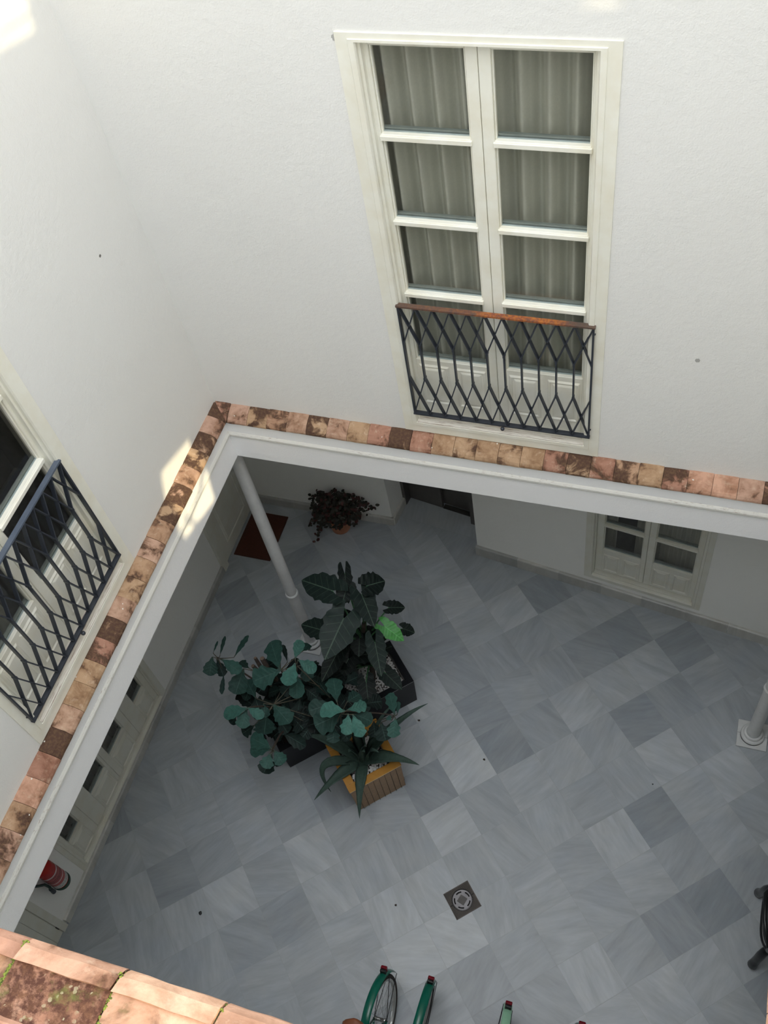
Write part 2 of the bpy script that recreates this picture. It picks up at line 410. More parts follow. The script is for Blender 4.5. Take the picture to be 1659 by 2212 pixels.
wf = MB(); wf.box(-3.6, RX + .1, -.25, .075, 3.27, 7.40); struct(wf, 'wall_front', M_plaster)
wt = MB(); wt.box(-3.6, RX + .1, -1.9, -1.65, 7.3, 11.0); struct(wt, 'wall_sky_block', M_plaster)  # unseen wall added behind the camera to hold back sky light

# cornices (beam, moulding, upper fascia) + terracotta ledges
def cornice(name, face, inward, a0, a1, lo, hi):
    # face(a, depth, z)->point; depth positive = into the building
    b = MB()
    prof = [(0, ZB), (0, 3.505), (-.008, 3.510), (-.014, 3.522), (-.014, 3.538), (-.007, 3.550), (0, 3.558), (0, 3.665), (.33, 3.665), (.33, ZB)]
    vs = []
    for a in ('lo', 'hi'):
        for d, z in prof: vs.append(face((lo(d) if a == 'lo' else hi(d)), d, z))
    n = len(prof)
    for i in range(n):
        j = (i + 1) % n
        b.add([vs[i], vs[j], vs[n + j], vs[n + i]], [(0, 1, 2, 3)], 1 if 1 <= i <= 5 else 0)
    b.add(vs[:n], [tuple(range(n))]); b.add(vs[n:], [tuple(range(n))[::-1]])
    return struct(b, name, [M_beam, M_mould])
cornice('trim_1', lambda a, d, z: (a, YB + d, z), 1, 0, 0, lambda d: XB - d, lambda d: .89 + d)
cornice('trim_2', lambda a, d, z: (XB - d, a, z), 1, 0, 0, lambda d: -.3, lambda d: YB + d)
cornice('trim_3', lambda a, d, z: (.89 + d, a, z), 1, 0, 0, lambda d: -.3, lambda d: YB + d)

def ledge(name, to3, n, a_start, pitch, mit0, mit1, tints, dirts, depth=.12, zo=0.0, rise=.055, mat=None, seg=9):
    b = MB(); r = random.Random(name)
    # cross-section: (inward distance, z) from the wall down to the rounded nose
    prof = [(depth + .03, rise + .004), (depth * .7, rise * .80), (depth * .35, rise * .50), (.034, .020), (.012, .006), (.002, -.010), (.000, -.022), (.004, -.030), (depth + .03, -.030)]
    for i in range(n):
        a0 = a_start + i * pitch + .0012; a1 = a0 + pitch - .0024
        dz = r.uniform(-.0035, .0035); tl = r.uniform(-.004, .004); ti = tints[i % len(tints)]; di = dirts[i % len(dirts)]; sd = r.random()
        vs = []; m = 5
        for k in range(m + 1):
            f = k / m; a = a0 + (a1 - a0) * f
            for d, z in prof:
                aa = a
                if i == 0 and mit0 is not None: aa = max(a, mit0(d))
                if i == n - 1 and mit1 is not None: aa = min(a, mit1(d))
                edge = -.0025 if k in (0, m) else 0
                vs.append(to3(aa, d - .002 * (r.random() - .5), z + zo + dz + tl * (f - .5) + (edge if z > -.02 else 0)))
        p = len(prof)
        for k in range(m):
            for j in range(p):
                q = (j + 1) % p
                b.add([vs[k * p + j], vs[k * p + q], vs[(k + 1) * p + q], vs[(k + 1) * p + j]], [(0, 1, 2, 3)], 0, tint=(.5 * ti + .5 if (mat and 2 <= j <= 6) else ti), dirt=(di * .35 if (mat and 2 <= j <= 6) else di), seed=sd)
        b.add(vs[:p], [tuple(range(p))[::-1]], 0, tint=ti, dirt=di, seed=sd); b.add(vs[-p:], [tuple(range(p))], 0, tint=ti, dirt=di, seed=sd)
    L = n * pitch
    # mortar bed under the tiles
    pts = [to3(a, d, z + zo) for a in (a_start + .02, a_start + L - .02) for d, z in ((.008, -.034), (depth + .02, -.034), (depth + .02, rise - .006), (.04, .008))]
    b.add(pts, [(0, 1, 2, 3), (7, 6, 5, 4), (0, 4, 5, 1), (1, 5, 6, 2), (2, 6, 7, 3), (3, 7, 4, 0)], 1, tint=0, dirt=0, seed=0)
    o = struct(b, name, [mat or M_terra, M_mortar]); shade(o, 30)
    bm = bmesh.new(); bm.from_mesh(o.data); bmesh.ops.recalc_face_normals(bm, faces=bm.faces); bm.to_mesh(o.data); bm.free()
    return o
XG, YG = -3.09, 3.87
tb = [.66, 0, .35, .5, .1, .35, .05, .35, .66, .4, .7, .38, .3, .36, .3, .35, .66, .35, .66, .45, .35, .66, .95, .98, .0, .6, .2, .5]
dbk = [.62, .28, .52, .50, .2, .7, .25, .3, .5, 1.05, .35, .2, .42, .25, .42, .15, .45, .85, .4, .65, .35, .55, .2, .1, .3, .8, .4, .4]
ledge('trim_4', lambda a, d, z: (a, YG + d, 3.70 + z), 27, XG + .012 - .15, .1498, lambda d: XG - d, None, tb, dbk)
tl = [.66, .0, .45, .35, .1, .05, .35, .45, .05, .4, .35, .05, .4, .66, .35, .35, .1, .45, .66, .95, .4, .0, .1, .35, .5, .6]
dl = [.9, .22, .75, .72, .25, .62, .65, .35, .45, .35, .45, .3, .95, .55, .3, .15, .35, .9, .15, .15, .35, .4, .3, .2, .4, .4]
ledge('trim_5', lambda a, d, z: (XG - d, YG - a, 3.70 + z), 28, -.15 + .012, .1498, lambda d: -d, None, tl, dl)
ledge('trim_6', lambda a, d, z: (.86 + d, a, 3.70 + z), 26, .08 - .021, .1498, None, None, [.95, .9, .4, .6], [.3, .1, .4, .3])
ledge('trim_11', lambda a, d, z: (.2155 + d, a, 7.455 + z), 3, -.020, .1525 , None, None, [.66, .95], [.3, .15], depth=.10)
# near eave, seen from above at the foot of the picture
ne = ledge('trim_7', lambda a, d, z: (a, .110 - d, 7.455 + z), 16, -1.372, .1525, None, None, [.6, .66, .5, .45, .62, .95, .66, .35], [.5, .4, .3, .45, .95, .30, .62, .4], depth=.098, mat=M_terra2, rise=.022)
ledge('trim_8', lambda a, d, z: (a, .014 - d, 7.485 + z), 15, -1.30, .1525, None, None, [.95, .9, .1, .5], [.2, .15, .3, .4], depth=.30, mat=M_terra2, rise=.06)
nm = MB(); nm.box(-3.6, RX + .1, -1.6, .060, 7.36, 7.423); struct(nm, 'trim_9', M_mortar)

# gallery: ceiling, lower walls
g = MB()
g.box(-6.0, XB - .32, -2.4, 7.0, 3.40, 3.62); g.box(XB - .33, 3.6, YB + .32, 7.0, 3.40, 3.62); g.box(.89 + .32, 3.6, -2.4, YB + .33, 3.40, 3.62); g.box(XB - .33, 3.6, -2.4, -.25, 3.40, 3.62)
struct(g, 'ceiling', M_low)
lwz = (.085, 2.6)
# far left door opening and left door opening are filled by their doors; french window opening cut
flat('wall_gallery_left', rect(-2.3, YL + .02, 0, 3.42), [rect(1.314, 3.133, *lwz), rect(4.655, 5.50, -.0, 2.25), rect(-.6, .872, 0.0, 2.25)], .2, lambda a, b, c: (XL - c, a, b), M_low, **ST)
flat('wall_gallery_back', rect(XL - .2, -2.846, 0, 3.42), [], .2, lambda a, b, c: (a, YL + c, b), M_low, **ST)
def o3(s, d, z): p = A0 + UO * s + NO * d; return (p.x, p.y, z)
flat('wall_gallery_right', rect(0.0, 4.4, 0, 3.42), [rect(1.150, 2.290, .215, 2.65)], .2, lambda a, b, c: o3(a, c, b), M_low, **ST)
w = MB()      # elevator recess side walls
def quadwall(b, p0, p1, z0, z1, th):
    p0, p1 = Vector(p0), Vector(p1); u = (p1 - p0).normalized(); n = Vector((-u.y, u.x)) * th
    vs = [(p.x, p.y, z) for z in (z0, z1) for p in (p0, p1, p1 + n, p0 + n)]
    b.add(vs, [(3, 2, 1, 0), (4, 5, 6, 7), (0, 1, 5, 4), (1, 2, 6, 5), (2, 3, 7, 6), (3, 0, 4, 7)])
quadwall(w, (-2.846, 5.602), (-2.805, 5.90), 0, 3.41, .2)
struct(w, 'wall_elevator_left', M_low)
w = MB(); quadwall(w, (-1.90, 5.78), (-1.857, 5.422), 0, 3.41, .001)
w = MB(); w.box(-1.93, -1.86, 5.62, 5.85, 2.3, 3.41); w.box(-2.82, -1.86, 5.74, 5.86, 2.3, 3.41); struct(w, 'wall_elevator_top', M_low)
w = MB(); w.box(2.5, 2.7, -2.4, 5.2, 0, 3.41); struct(w, 'wall_gallery_east', M_low)
w = MB(); w.box(-4.7, 2.7, -2.5, -2.3, 0, 3.41); struct(w, 'wall_gallery_front', M_low)

# baseboards, built of marble lengths
def baseboard(name, segs, h, to3):
    b = MB(); r = random.Random(name)
    for a0, a1 in segs:
        a = a0
        while a < a1 - .01:
            e = min(a1, a + r.uniform(.38, .52)); tn = r.uniform(.2, .9); an = r.uniform(0, 3)
            vs = [to3(x, d, z) for x in (a + .0008, e - .0008) for d, z in ((.03, 0), (.03, h - .012), (.026, h - .004), (.019, h), (-.004, h), (-.004, 0))]
            b.add(vs, [(0, 6, 7, 1), (1, 7, 8, 2), (2, 8, 9, 3), (3, 9, 10, 4), (5, 4, 10, 11), (0, 1, 2, 3, 4, 5), (11, 10, 9, 8, 7, 6)], 0, tone=tn, angle=an)
            a = e
    o = struct(b, name, M_bbm)
    bm = bmesh.new(); bm.from_mesh(o.data); bmesh.ops.recalc_face_normals(bm, faces=bm.faces); bm.to_mesh(o.data); bm.free()
baseboard('baseboard_left', [(.884, 4.635)], .10, lambda a, d, z: (XL + d, a, z))
baseboard('baseboard_back', [(XL, -2.83)], .12, lambda a, d, z: (a, YL - d, z))
baseboard('baseboard_right', [(-.012, 4.3)], .15, lambda a, d, z: o3(a, -d, z))
baseboard('baseboard_elevator', [(5.585, 5.90)], .12, lambda a, d, z: (-2.846 + (a - 5.6) * .137 + d, a, z))

# ------------------------------------------------------------------ french windows
def raised(b, x0, x1, z0, z1, y, mi=0):       # a raised panel with a moulded frame, facing -y
    for (a0, a1, c0, c1, ya, yb) in ((x0, x1, z0, z1, y, y - .006),):
        t = .014
        o = [(a0, c0), (a1, c0), (a1, c1), (a0, c1)]; i1 = [(a0 + t, c0 + t), (a1 - t, c0 + t), (a1 - t, c1 - t), (a0 + t, c1 - t)]
        i2 = [(a0 + t * 1.8, c0 + t * 1.8), (a1 - t * 1.8, c0 + t * 1.8), (a1 - t * 1.8, c1 - t * 1.8), (a0 + t * 1.8, c1 - t * 1.8)]
        i3 = [(a0 + t * 3, c0 + t * 3), (a1 - t * 3, c0 + t * 3), (a1 - t * 3, c1 - t * 3), (a0 + t * 3, c1 - t * 3)]
        rings = [(o, y), (i1, y - .010), (i2, y + .004), (i3, y - .008)]
        vs = [(p[0], yy, p[1]) for rg, yy in rings for p in rg]; fs = []
        for k in range(3):
            for j in range(4): q = (j + 1) % 4; fs.append((k * 4 + j, k * 4 + q, (k + 1) * 4 + q, (k + 1) * 4 + j))
        fs.append((12, 13, 14, 15)); b.add(vs, fs, mi)
def curtain(root_loc, rz, x0, x1, z0, z1, y, label, gap=None, wave=.11, amp=.028, group=None):
    b = MB(); n = 260; nz = 14; r = random.Random(label); ph = r.random() * 6; vs = []
    for j in range(nz + 1):
        z = z0 + (z1 - z0) * j / nz
        for i in range(n + 1):
            x = x0 + (x1 - x0) * i / n
            if gap and gap[0] < x < gap[1]: x = gap[0] if x < (gap[0] + gap[1]) / 2 else gap[1]
            s = math.sin(2 * PI * x / wave + ph + .7 * math.sin(x * 5 + ph) + .10 * math.sin(z * 2 + x * 3))
            vs.append((x, y + amp * (math.copysign(abs(s) ** 1.3, s)) + .002 * math.sin(x * 90 + z), z))
    for j in range(nz):
        for i in range(n):
            a = j * (n + 1) + i
            if gap and gap[0] < x0 + (x1 - x0) * (i + .5) / n < gap[1]: continue
            b.f.append((a, a + 1, a + n + 2, a + n + 1)); b.m.append(0)
    b.v = vs
    o = b.build('curtain', M_curtain, None, True); o.location = root_loc; o.rotation_euler = (0, 0, rz)
    tag(o, label, 'curtain', group); return o
def room(name, loc, rz, x0, x1, z0, z1, y0, y1):
    b = MB(); vs = [(x, y, z) for x in (x0, x1) for y in (y0, y1) for z in (z0, z1)]
    b.add(vs, [(0, 1, 3, 2), (4, 6, 7, 5), (2, 3, 7, 6), (0, 2, 6, 4), (1, 5, 7, 3)])
    o = struct(b, name, M_room); o.location = loc; o.rotation_euler = (0, 0, rz); return o
def french(name, loc, rz, W, z0, z1, cas, casb, leaves, glassz, bars, gtop, panels, wood, dz=.05, sill=True):
    """leaves: list of (x0, x1, stile_left, stile_right); bars: heights of the glazing bars"""
    root = empty(name, loc, rz, kind='structure')
    h = W / 2; b = MB()
    ci = h - cas; zt = z1 - .045; zb = z0 + casb
    # casing flush with the wall, with a stepped inner jamb
    steps = [(0, -.008), (cas * .62, -.008), (cas * .66, -.014), (cas * .94, -.014), (cas, -.004), (cas, .016), (cas + .012, .018), (cas + .012, dz)]
    def ring(k, y):
        kt = k * (.045 / cas) if k <= cas else .045 + (k - cas); kb = k * (casb / cas) if k <= cas else casb + (k - cas)
        return [(-h + k, y, z0 + kb), (h - k, y, z0 + kb), (h - k, y, z1 - kt), (-h + k, y, z1 - kt)]
    rr = [ring(0, .10)] + [ring(k, y) for k, y in steps] + [ring(cas + .012, .12)]
    vs = [p for r_ in rr for p in r_]; fs = []
    for k in range(len(rr) - 1):
        for j in range(4): q = (j + 1) % 4; fs.append((k * 4 + j, k * 4 + q, (k + 1) * 4 + q, (k + 1) * 4 + j))
    b.add(vs, fs); b.build('casing', wood, root)
    if sill:
        s = MB(); xi = h - cas - .001
        vs = [(x, y, z) for x in (-xi, xi) for y, z in ((-.012, z0 + casb - .006), (-.012, z0 + casb + .004), (.018, z0 + casb + .016), (.02, z0 + casb + .028), (.048, z0 + casb + .045), (.06, z0 + casb + .045), (.06, z0 + casb - .006))]
        s.add(vs, [(0, 7, 8, 1), (1, 8, 9, 2), (2, 9, 10, 3), (3, 10, 11, 4), (4, 11, 12, 5), (0, 1, 2, 3, 4, 5, 6), (13, 12, 11, 10, 9, 8, 7)])
        s.build('sill', M_sill, root)
    for (x0, x1, sl, sr) in leaves:
        b = MB(); zl = z0 + casb + .03; zu = zt - .004; y0, y1 = dz, dz + .045
        gx0, gx1 = x0 + sl, x1 - sr
        b.box(x0, gx0, y0, y1, zl, zu); b.box(gx1, x1, y0, y1, zl, zu)
        b.box(gx0, gx1, y0, y1, gtop, zu); b.box(gx0, gx1, y0, y1, zl, glassz)
        for z in bars:
            b.box(gx0 - .006, gx1 + .006, y0 - .012, y0 + .02, z - .016, z + .012); b.box(gx0, gx1, y0 - .004, y1, z - .020, z + .018)
        e = .009
        for p0, p1 in (((gx0, gx0 + e), (glassz, gtop)), ((gx1 - e, gx1), (glassz, gtop)), ((gx0, gx1), (gtop - e, gtop))):
            b.box(p0[0], p0[1], y0 + .012, y1, p1[0], p1[1])
        for (p0, p1, q0, q1) in panels(gx0, gx1): raised(b, p0, p1, q0, q1, y0 - .0005)
        leaf = b.build('sash', wood, root); bevel(leaf, .003, 1)
        gb = MB(); lv = [glassz] + list(bars) + [gtop]
        for i in range(len(lv) - 1):
            gb.box(gx0 + .002, gx1 - .002, y0 + .028, y0 + .032, lv[i] + .006, lv[i + 1] - .006)
        gb.build('glass_pane', M_glass, leaf)
        sp = MB()
        for i in range(len(lv) - 1):
            za = lv[i] + (.018 if i else 0)
            sp.box(gx0 + .001, gx1 - .001, y0 + .033, y0 + .05, za, za + .018); sp.box(gx0 + .001, gx1 - .001, y0 + .022, y0 + .028, za, za + .006)
        sp.build('glazing_strip', M_spacer, leaf)
    return root
two = lambda z0, z1: (lambda a, b: [(a + .012, a + (b - a) * .46, z0, z1), (a + (b - a) * .54, b - .012, z0, z1)])
LV = [(-.553, -.0015, .042, .056), (.0015, .553, .058, .036)]
bwin = french('window_1', (BWX, YW, 0), 0, 1.28, WZ0, WZ1, .095, .10, LV, 4.40, (4.936, 5.448, 5.964), 6.44, two(4.00, 4.36), M_wood)
lwin = french('window_2', (XW, LWY, 0), PI / 2, 1.28, WZ0, WZ1, .095, .10, LV, 4.40, (4.936, 5.448, 5.964), 6.44, two(4.00, 4.36), M_wood)
curtain((BWX, YW, 0), 0, -.637, .637, 3.9, 6.55, .185, 'pale pleated curtain hanging behind the large window of the back wall', wave=.128, amp=.060)
room('wall_room_back', (BWX, YW, 0), 0, -1.2, 1.2, 3.7, 6.8, .29, 1.6)
curtain((XW, LWY, 0), PI / 2, -.62, -.1, 3.9, 6.6, .30, 'grey curtain drawn aside behind the left wall window', wave=.12)
room('wall_room_left', (XW, LWY, 0), PI / 2, -1.2, 1.2, 3.7, 6.8, .29, 1.25)
# ground floor window on the angled wall
ow = A0 + UO * 1.72
w3 = french('window_3', (ow.x, ow.y, 0), ANG, 1.14, .215, 2.65, .078, .058, [(-.480, -.0015, .065, .042), (.0015, .480, .062, .040)], .690, (1.105, 1.50, 1.90), 2.53, two(.335, .62), M_woodg, sill=False)
curtain((ow.x, ow.y, 0), ANG, -.5, .5, .3, 2.6, .27, 'grey curtain with a gap behind the ground floor window', gap=(-.34, -.16), wave=.085, amp=.022)
room('wall_room_right', (ow.x, ow.y, 0), ANG, -1.0, 1.0, .1, 2.9, .21, 1.4)
# ground floor glazed doors on the left wall: local x = world y
lc = (1.314 + 3.133) / 2
def one(a, b): return [(a + .004, b - .004, .165, .455)]
w4 = french('window_4', (XL, lc, 0), PI / 2, 1.819, .085, 2.6, .072, .045,
            [(1.378 - lc, 1.712 - lc, .055, .075), (1.714 - lc, 2.187 - lc, .165, .030), (2.189 - lc, 2.633 - lc, .070, .085), (2.635 - lc, 3.061 - lc, .155, .075)],
            .500, (1.2, 1.8), 2.46, one, M_woodg, dz=.03, sill=False)
curtain((XL, lc, 0), PI / 2, -.85, .85, .2, 2.5, .24, 'dim grey curtain behind the glazed ground floor doors of the left gallery wall', wave=.10, amp=.03)
room('wall_room_low', (XL, lc, 0), PI / 2, -1.3, 1.3, .05, 2.8, .19, 1.2)

# doors
d = empty('door_1', (XL, 5.08, 0), PI / 2, kind='structure')      # cream door at the far left corner
b = MB(); b.box(-.455, -.36, -.035, .10, .0, 2.30); b.box(.42, .50, -.012, .10, 0, 2.30); b.box(-.455, .50, -.035, .10, 2.16, 2.30); b.build('door_frame', M_woodg, d)
b = MB(); b.box(-.359, .419, .0, .045, .006, 2.158); raised(b, -.20, .31, .18, 1.0, -.0005); raised(b, -.20, .31, 1.12, 2.0, -.0005); b.build('door_leaf', M_woodg, d)
b = MB(); b.tube([(.33, -.001, 1.05), (.33, -.045, 1.05), (.22, -.05, 1.05)], .009, 8); b.build('door_handle', M_steel, d)
d = empty('door_2', (XL, .40, 0), PI / 2, kind='structure')       # plain door below the left end of the eave
b = MB(); b.box(.405, .47, -.022, .10, 0, 2.24); b.box(-.55, -.46, -.022, .10, 0, 2.24); b.box(-.55, .47, -.022, .1, 2.15, 2.24); b.build('door_frame', M_woodg, d)
b = MB(); b.box(.302, .400, -.004, .04, .004, 2.148); b.box(-.46, .299, -.004, .04, .004, 2.148); b.build('door_leaf', M_woodg, d)
b = MB(); b.tube([(.402, -.012, .115), (.402, -.012, .175)], .007, 8); b.tube([(.402, -.012, 1.9), (.402, -.012, 1.96)], .007, 8); b.build('hinge', M_steeld, d)
b = MB(); b.tube([(-.38, -.004, 1.05), (-.38, -.05, 1.05), (-.27, -.055, 1.05)], .009, 8); b.build('door_handle', M_steel, d)
# elevator door
e0 = Vector((-2.79, 5.975)); e1 = Vector((-1.93, 5.835)); ea = math.atan2(e1.y - e0.y, e1.x - e0.x); el = (e1 - e0).length
d = empty('door_3', (e0.x, e0.y, 0), ea, kind='structure')
b = MB(); b.box(-.06, .035, -.10, .06, 0, 2.3); b.box(el - .075, el + .03, -.085, .06, 0, 2.3); b.box(-.06, el + .03, -.09, .06, 2.12, 2.3); b.build('door_frame', M_steel, d)
b = MB(); b.box(.036, .425, 0, .035, .004, 2.13); b.build('door_leaf', M_steel, d)
b = MB(); b.box(.40, el - .04, .055, .085, .015, 2.13); b.build('door_leaf', M_steel, d)
b = MB(); b.box(.43, el - .076, -.004, .054, -.001, .006, 0); b.build('door_sill', M_steeld, d)
b = MB(); b.box(-.3, el + .3, .2, .24, 0, 2.6); b.build('shaft_wall', M_steeld, d)
b = MB(); vs = [(-2.80, 5.706, .002), (-1.875, 5.578, .002), (-1.93, 5.835, .002), (-2.79, 5.97, .002)]
b.add(vs, [(0, 1, 2, 3)], 0, tone=.45, angle=1.5); b.add([(-2.80, 5.703, .0018), (-1.875, 5.575, .0018), (-1.875, 5.580, .0018), (-2.80, 5.708, .0018)], [(0, 1, 2, 3)], 1, tone=0, angle=0)
struct(b, 'trim_10', [M_marble, M_grout])

# ------------------------------------------------------------------ columns
def column(x, y, label):
    root = empty('column', (x, y, 0), 0, label, 'column', 'slender white columns of the courtyard')
    b = MB(); b.box(-.13, .13, -.13, .13, 0.001, .022); p = b.build('plinth', M_plinth, root); bevel(p, .003)
    b = MB(); b.box(-.128, .128, -.0012, .0012, .0215, .0226); b.build('plinth_joint', M_steeld, root)
    prof = [(.104, .022)]
    for k in range(9): t = -PI / 2 + PI * k / 8; prof.append((.088 + .016 * math.cos(t), .040 + .018 * math.sin(t)))
    prof += [(.080, .060), (.080, .066), (.074, .070)]
    for k in range(7): t = -PI / 2 + PI * k / 6; prof.append((.072 + .010 * math.cos(t), .080 + .010 * math.sin(t)))
    prof += [(.062, .092), (.060, .104), (.056, .120)]
    b = MB(); b.lathe(prof, 40); shade(b.build('base', M_plinth, root), 50)
    b = MB(); b.lathe([(.056, .118), (.053, .95), (.052, .985)], 36); shade(b.build('lower_shaft', M_colp, root), 50)
    b = MB(); pr = [(.046, .978)]
    for k in range(7): t = -PI / 2 + PI * k / 6; pr.append((.054 + .0085 * math.cos(t), .992 + .009 * math.sin(t)))
    for k in range(7): t = -PI / 2 + PI * k / 6; pr.append((.054 + .005 * math.cos(t), 1.006 + .005 * math.sin(t)))
    pr.append((.046, 1.012)); b.lathe(pr, 36); shade(b.build('collar', M_plinth, root), 50)
    b = MB(); b.lathe([(.052, 1.008), (.055, 1.6), (.052, 3.0), (.052, 3.15), (.058, 3.16), (.058, 3.18), (.048, 3.19), (.07, 3.23), (.07, 3.27)], 36); shade(b.build('upper_shaft', M_colp, root), 50)
    return root
column(-3.25, 4.02, 'slender white column rising behind the big potted plants')
column(1.02, 4.02, 'slender white column at the right edge, square base visible')

# ------------------------------------------------------------------ window railings
def railing(loc, rz, label, toprust):
    root = empty('window_railing', loc, rz, label, 'railing', 'iron window railings')
    hw, n = .5625, 11; z0, zb, za, z1 = 3.965, 4.303, 4.590, 4.895; p = 2 * hw / n; dn = (0, 1, 0)
    X = [-hw + p * i for i in range(n + 1)]
    b = MB(); b.box(-hw - .010, hw + .010, -.016, .016, z1, z1 + .012); b.build('top_rail', toprust, root)
    b = MB(); b.box(-hw - .008, hw + .008, -.015, .015, z0 - .012, z0); b.build('bottom_rail', M_iron, root)
    b = MB(); b.lathe([(.001, -.030), (.010, -.027), (.014, -.018), (.012, -.008), (.004, -.002), (.004, .022)], 12, (.02, -.018, z0 - .012)); b.build('support_knob', M_iron, root)
    W, D = .0075, .026
    for i in (0, n):
        b = MB(); b.bar((X[i], 0, z0 - .01), (X[i], 0, z1), .010, .028, dn); j = 1 if i == 0 else n - 1
        b.bar((X[j], 0, z1), (X[i], 0, za), W, D, dn); b.bar((X[i], 0, zb), (X[j], 0, z0), W, D, dn)
        b.build('side_post', M_iron, root)
    for i in range(1, n):
        b = MB(); b.bar((X[i], 0, zb), (X[i], 0, za), .0085, D, dn)
        for j in (i - 1, i + 1):
            # branches reach the rails beside the neighbouring uprights
            b.bar((X[j], 0, z1), (X[i], 0, za), W, D, dn); b.bar((X[i], 0, zb), (X[j], 0, z0), W, D, dn)
        for z in (za, zb): b.bar((X[i], 0, z - .010), (X[i], 0, z + .010), .013, D + .004, dn)
        b.build('baluster', M_iron, root)
    for x in (-hw, hw):
        for z in (4.02, 4.84): b = MB(); b.bar((x, .0, z), (x + math.copysign(.02, x), .03, z), .012, .012, (0, 0, 1)); b.build('fixing', M_iron, root)
    return root
railing((BWX + .015, YW - .014, 0), 0, 'dark iron lattice railing with rusty top rail in front of the back wall window', M_rust)
railing((XW + .014, LWY - .015, 0), PI / 2, 'dark iron lattice railing with blue-grey top rail at the left wall window', M_ironblue)

# ------------------------------------------------------------------ small things on the ground floor
b = MB(); b.box(-.215, .215, -.295, .295, 0, .014); b.box(-.2, .2, -.28, .28, .014, .017)
o = b.build('doormat', M_mat); o.location = (-4.245, 5.145, .001); bevel(o, .006); tag(o, 'rust-brown doormat on the marble before the far left door', 'doormat')

# drain
M_worn = plain('worn_dark_iron', (.075, .07, .066), .5, .5); M_ribs = plain('ribbed_iron', (.085, .072, .062), .5, .4); M_gap = plain('iron_gap', (.012, .011, .010), .8)
M_slot = plain('slot_black', (.004, .004, .004), .9)
root = empty('floor_drain', (-1.153, 1.97, 0), math.atan2(GS, GC), 'square cast-iron drain cover with round slotted centre in marble floor', 'drain')
b = MB(); hs = .120; b.box(-hs, hs, -hs, hs, .0005, .004, 1); [b.box(x0, x1, y0, y1, .0005, .0075) for x0, x1, y0, y1 in ((-hs, hs, -hs, -hs + .006), (-hs, hs, hs - .006, hs), (-hs, -hs + .006, -hs, hs), (hs - .006, hs, -hs, hs))]
for k in range(30):                       # slanting ribs round the centre
    a = -hs + .010 + k * (2 * hs - .020) / 29
    for s in (-1, 1):
        y = math.sqrt(max(0, (.092 ** 2 - min(.092, abs(a)) ** 2))); 
        b.bar((a, s * max(y, .004), .0055), (a + .005, s * (hs - .006), .0055), .0040, .0050, (0, 0, 1))
b.build('grate_plate', [M_ribs, M_gap], root)
b = MB(); b.lathe([(.087, .0035), (.087, .0065), (.082, .008), (.079, .0075), (.002, .0075)], 40)
b.build('grate_ring', plain('worn_iron', (.13, .125, .13), .35, .7), root)
for k in range(5):
    b = MB(); a0 = 2 * PI * k / 5 + .3; b.tube([(.066 * math.cos(a0 + t), .066 * math.sin(a0 + t), .0045) for t in (-.38, -.2, 0, .2, .38)], .0075, 6); b.build('drain_slot', M_slot, root)
b = MB(); b.box(-.033, .033, -.033, .033, .0078, .0105, mat=Matrix.Rotation(.5, 4, 'Z')); b.build('lifting_lug', M_worn, root)

# fire extinguisher on the left gallery wall
root = empty('fire_extinguisher', (-4.405, 1.115, .57), 0, 'red fire extinguisher hanging on the left gallery wall with white label', 'fire extinguisher')
root.scale = (1.15, 1.15, 1.1)
M_red = plain('red_enamel', (.38, .012, .010), .25, var=.08)
b = MB(); b.lathe([(.060, .035), (.066, .05), (.066, .36), (.060, .39), (.040, .42), (.022, .435), (.020, .46)], 32); shade(b.build('body', M_red, root))
b = MB(); b.lathe([(.050, .0), (.064, .004), (.069, .02), (.069, .05), (.066, .055)], 32); shade(b.build('base_ring', plain('dark_green_plastic', (.012, .05, .03), .4), root))
def band(z0, z1, a0, a1, mat, nm, r=.0668):
    b = MB(); n = 24; vs = []
    for i in range(n + 1):
        a = a0 + (a1 - a0) * i / n
        for z in (z0, z1): vs.append((r * math.cos(a), r * math.sin(a), z))
    b.add(vs, [(2 * i, 2 * i + 2, 2 * i + 3, 2 * i + 1) for i in range(n)]); return b.build(nm, mat, root, True)
M_white = plain('label_white', (.72, .72, .70), .5, var=.03); M_pink = plain('label_red', (.42, .10, .10), .5); M_ink = plain('label_ink', (.03, .03, .03), .6)
lbl = band(.065, .305, -2.0, 1.6, M_pink, 'label')
for (z0, z1) in ((.068, .125), (.288, .300), (.168, .176)):
    q = band(z0, z1, -1.9, 1.5, M_white, 'label_stripe', .0672); 
b = MB()
r_ = random.Random(3)
for z in (.078, .090, .102, .114, .20, .215, .23, .262):
    a = -1.75
    while a < 1.3:
        w_ = r_.uniform(.05, .14); hgt = .0035
        b.add([(.0676 * math.cos(t), .0676 * math.sin(t), zz) for t in (a, a + w_) for zz in (z, z + hgt * (1.6 if z < .2 else 2.2))], [(0, 2, 3, 1)]); a += w_ + r_.uniform(.03, .07)
b.build('label_text', M_ink, root)
b = MB(); b.box(-.03, .03, -.02, .02, .455, .50); b.bar((0, .0, .50), (.0, -.13, .54), .02, .006, (1, 0, 0)); b.bar((0, .0, .48), (.0, -.12, .475), .02, .006, (1, 0, 0)); b.build('valve', M_steeld, root)
b = MB(); b.tube([(0, -.03, .48), (.01, -.10, .50), (.02, -.145, .44), (.01, -.115, .33), (.0, -.085, .24), (.0, -.080, .16), (0, -.088, .11)], [.010] * 6 + [.012], 8); b.build('hose', plain('hose_green', (.010, .035, .025), .5), root, True)
b = MB(); b.tube([(0, -.088, .13), (0, -.090, .06)], [.013, .018], 10); b.build('nozzle', M_iron, root)
b = MB(); b.box(-.085, -.06, -.015, .015, .30, .45); b.build('wall_bracket', M_steeld, root)

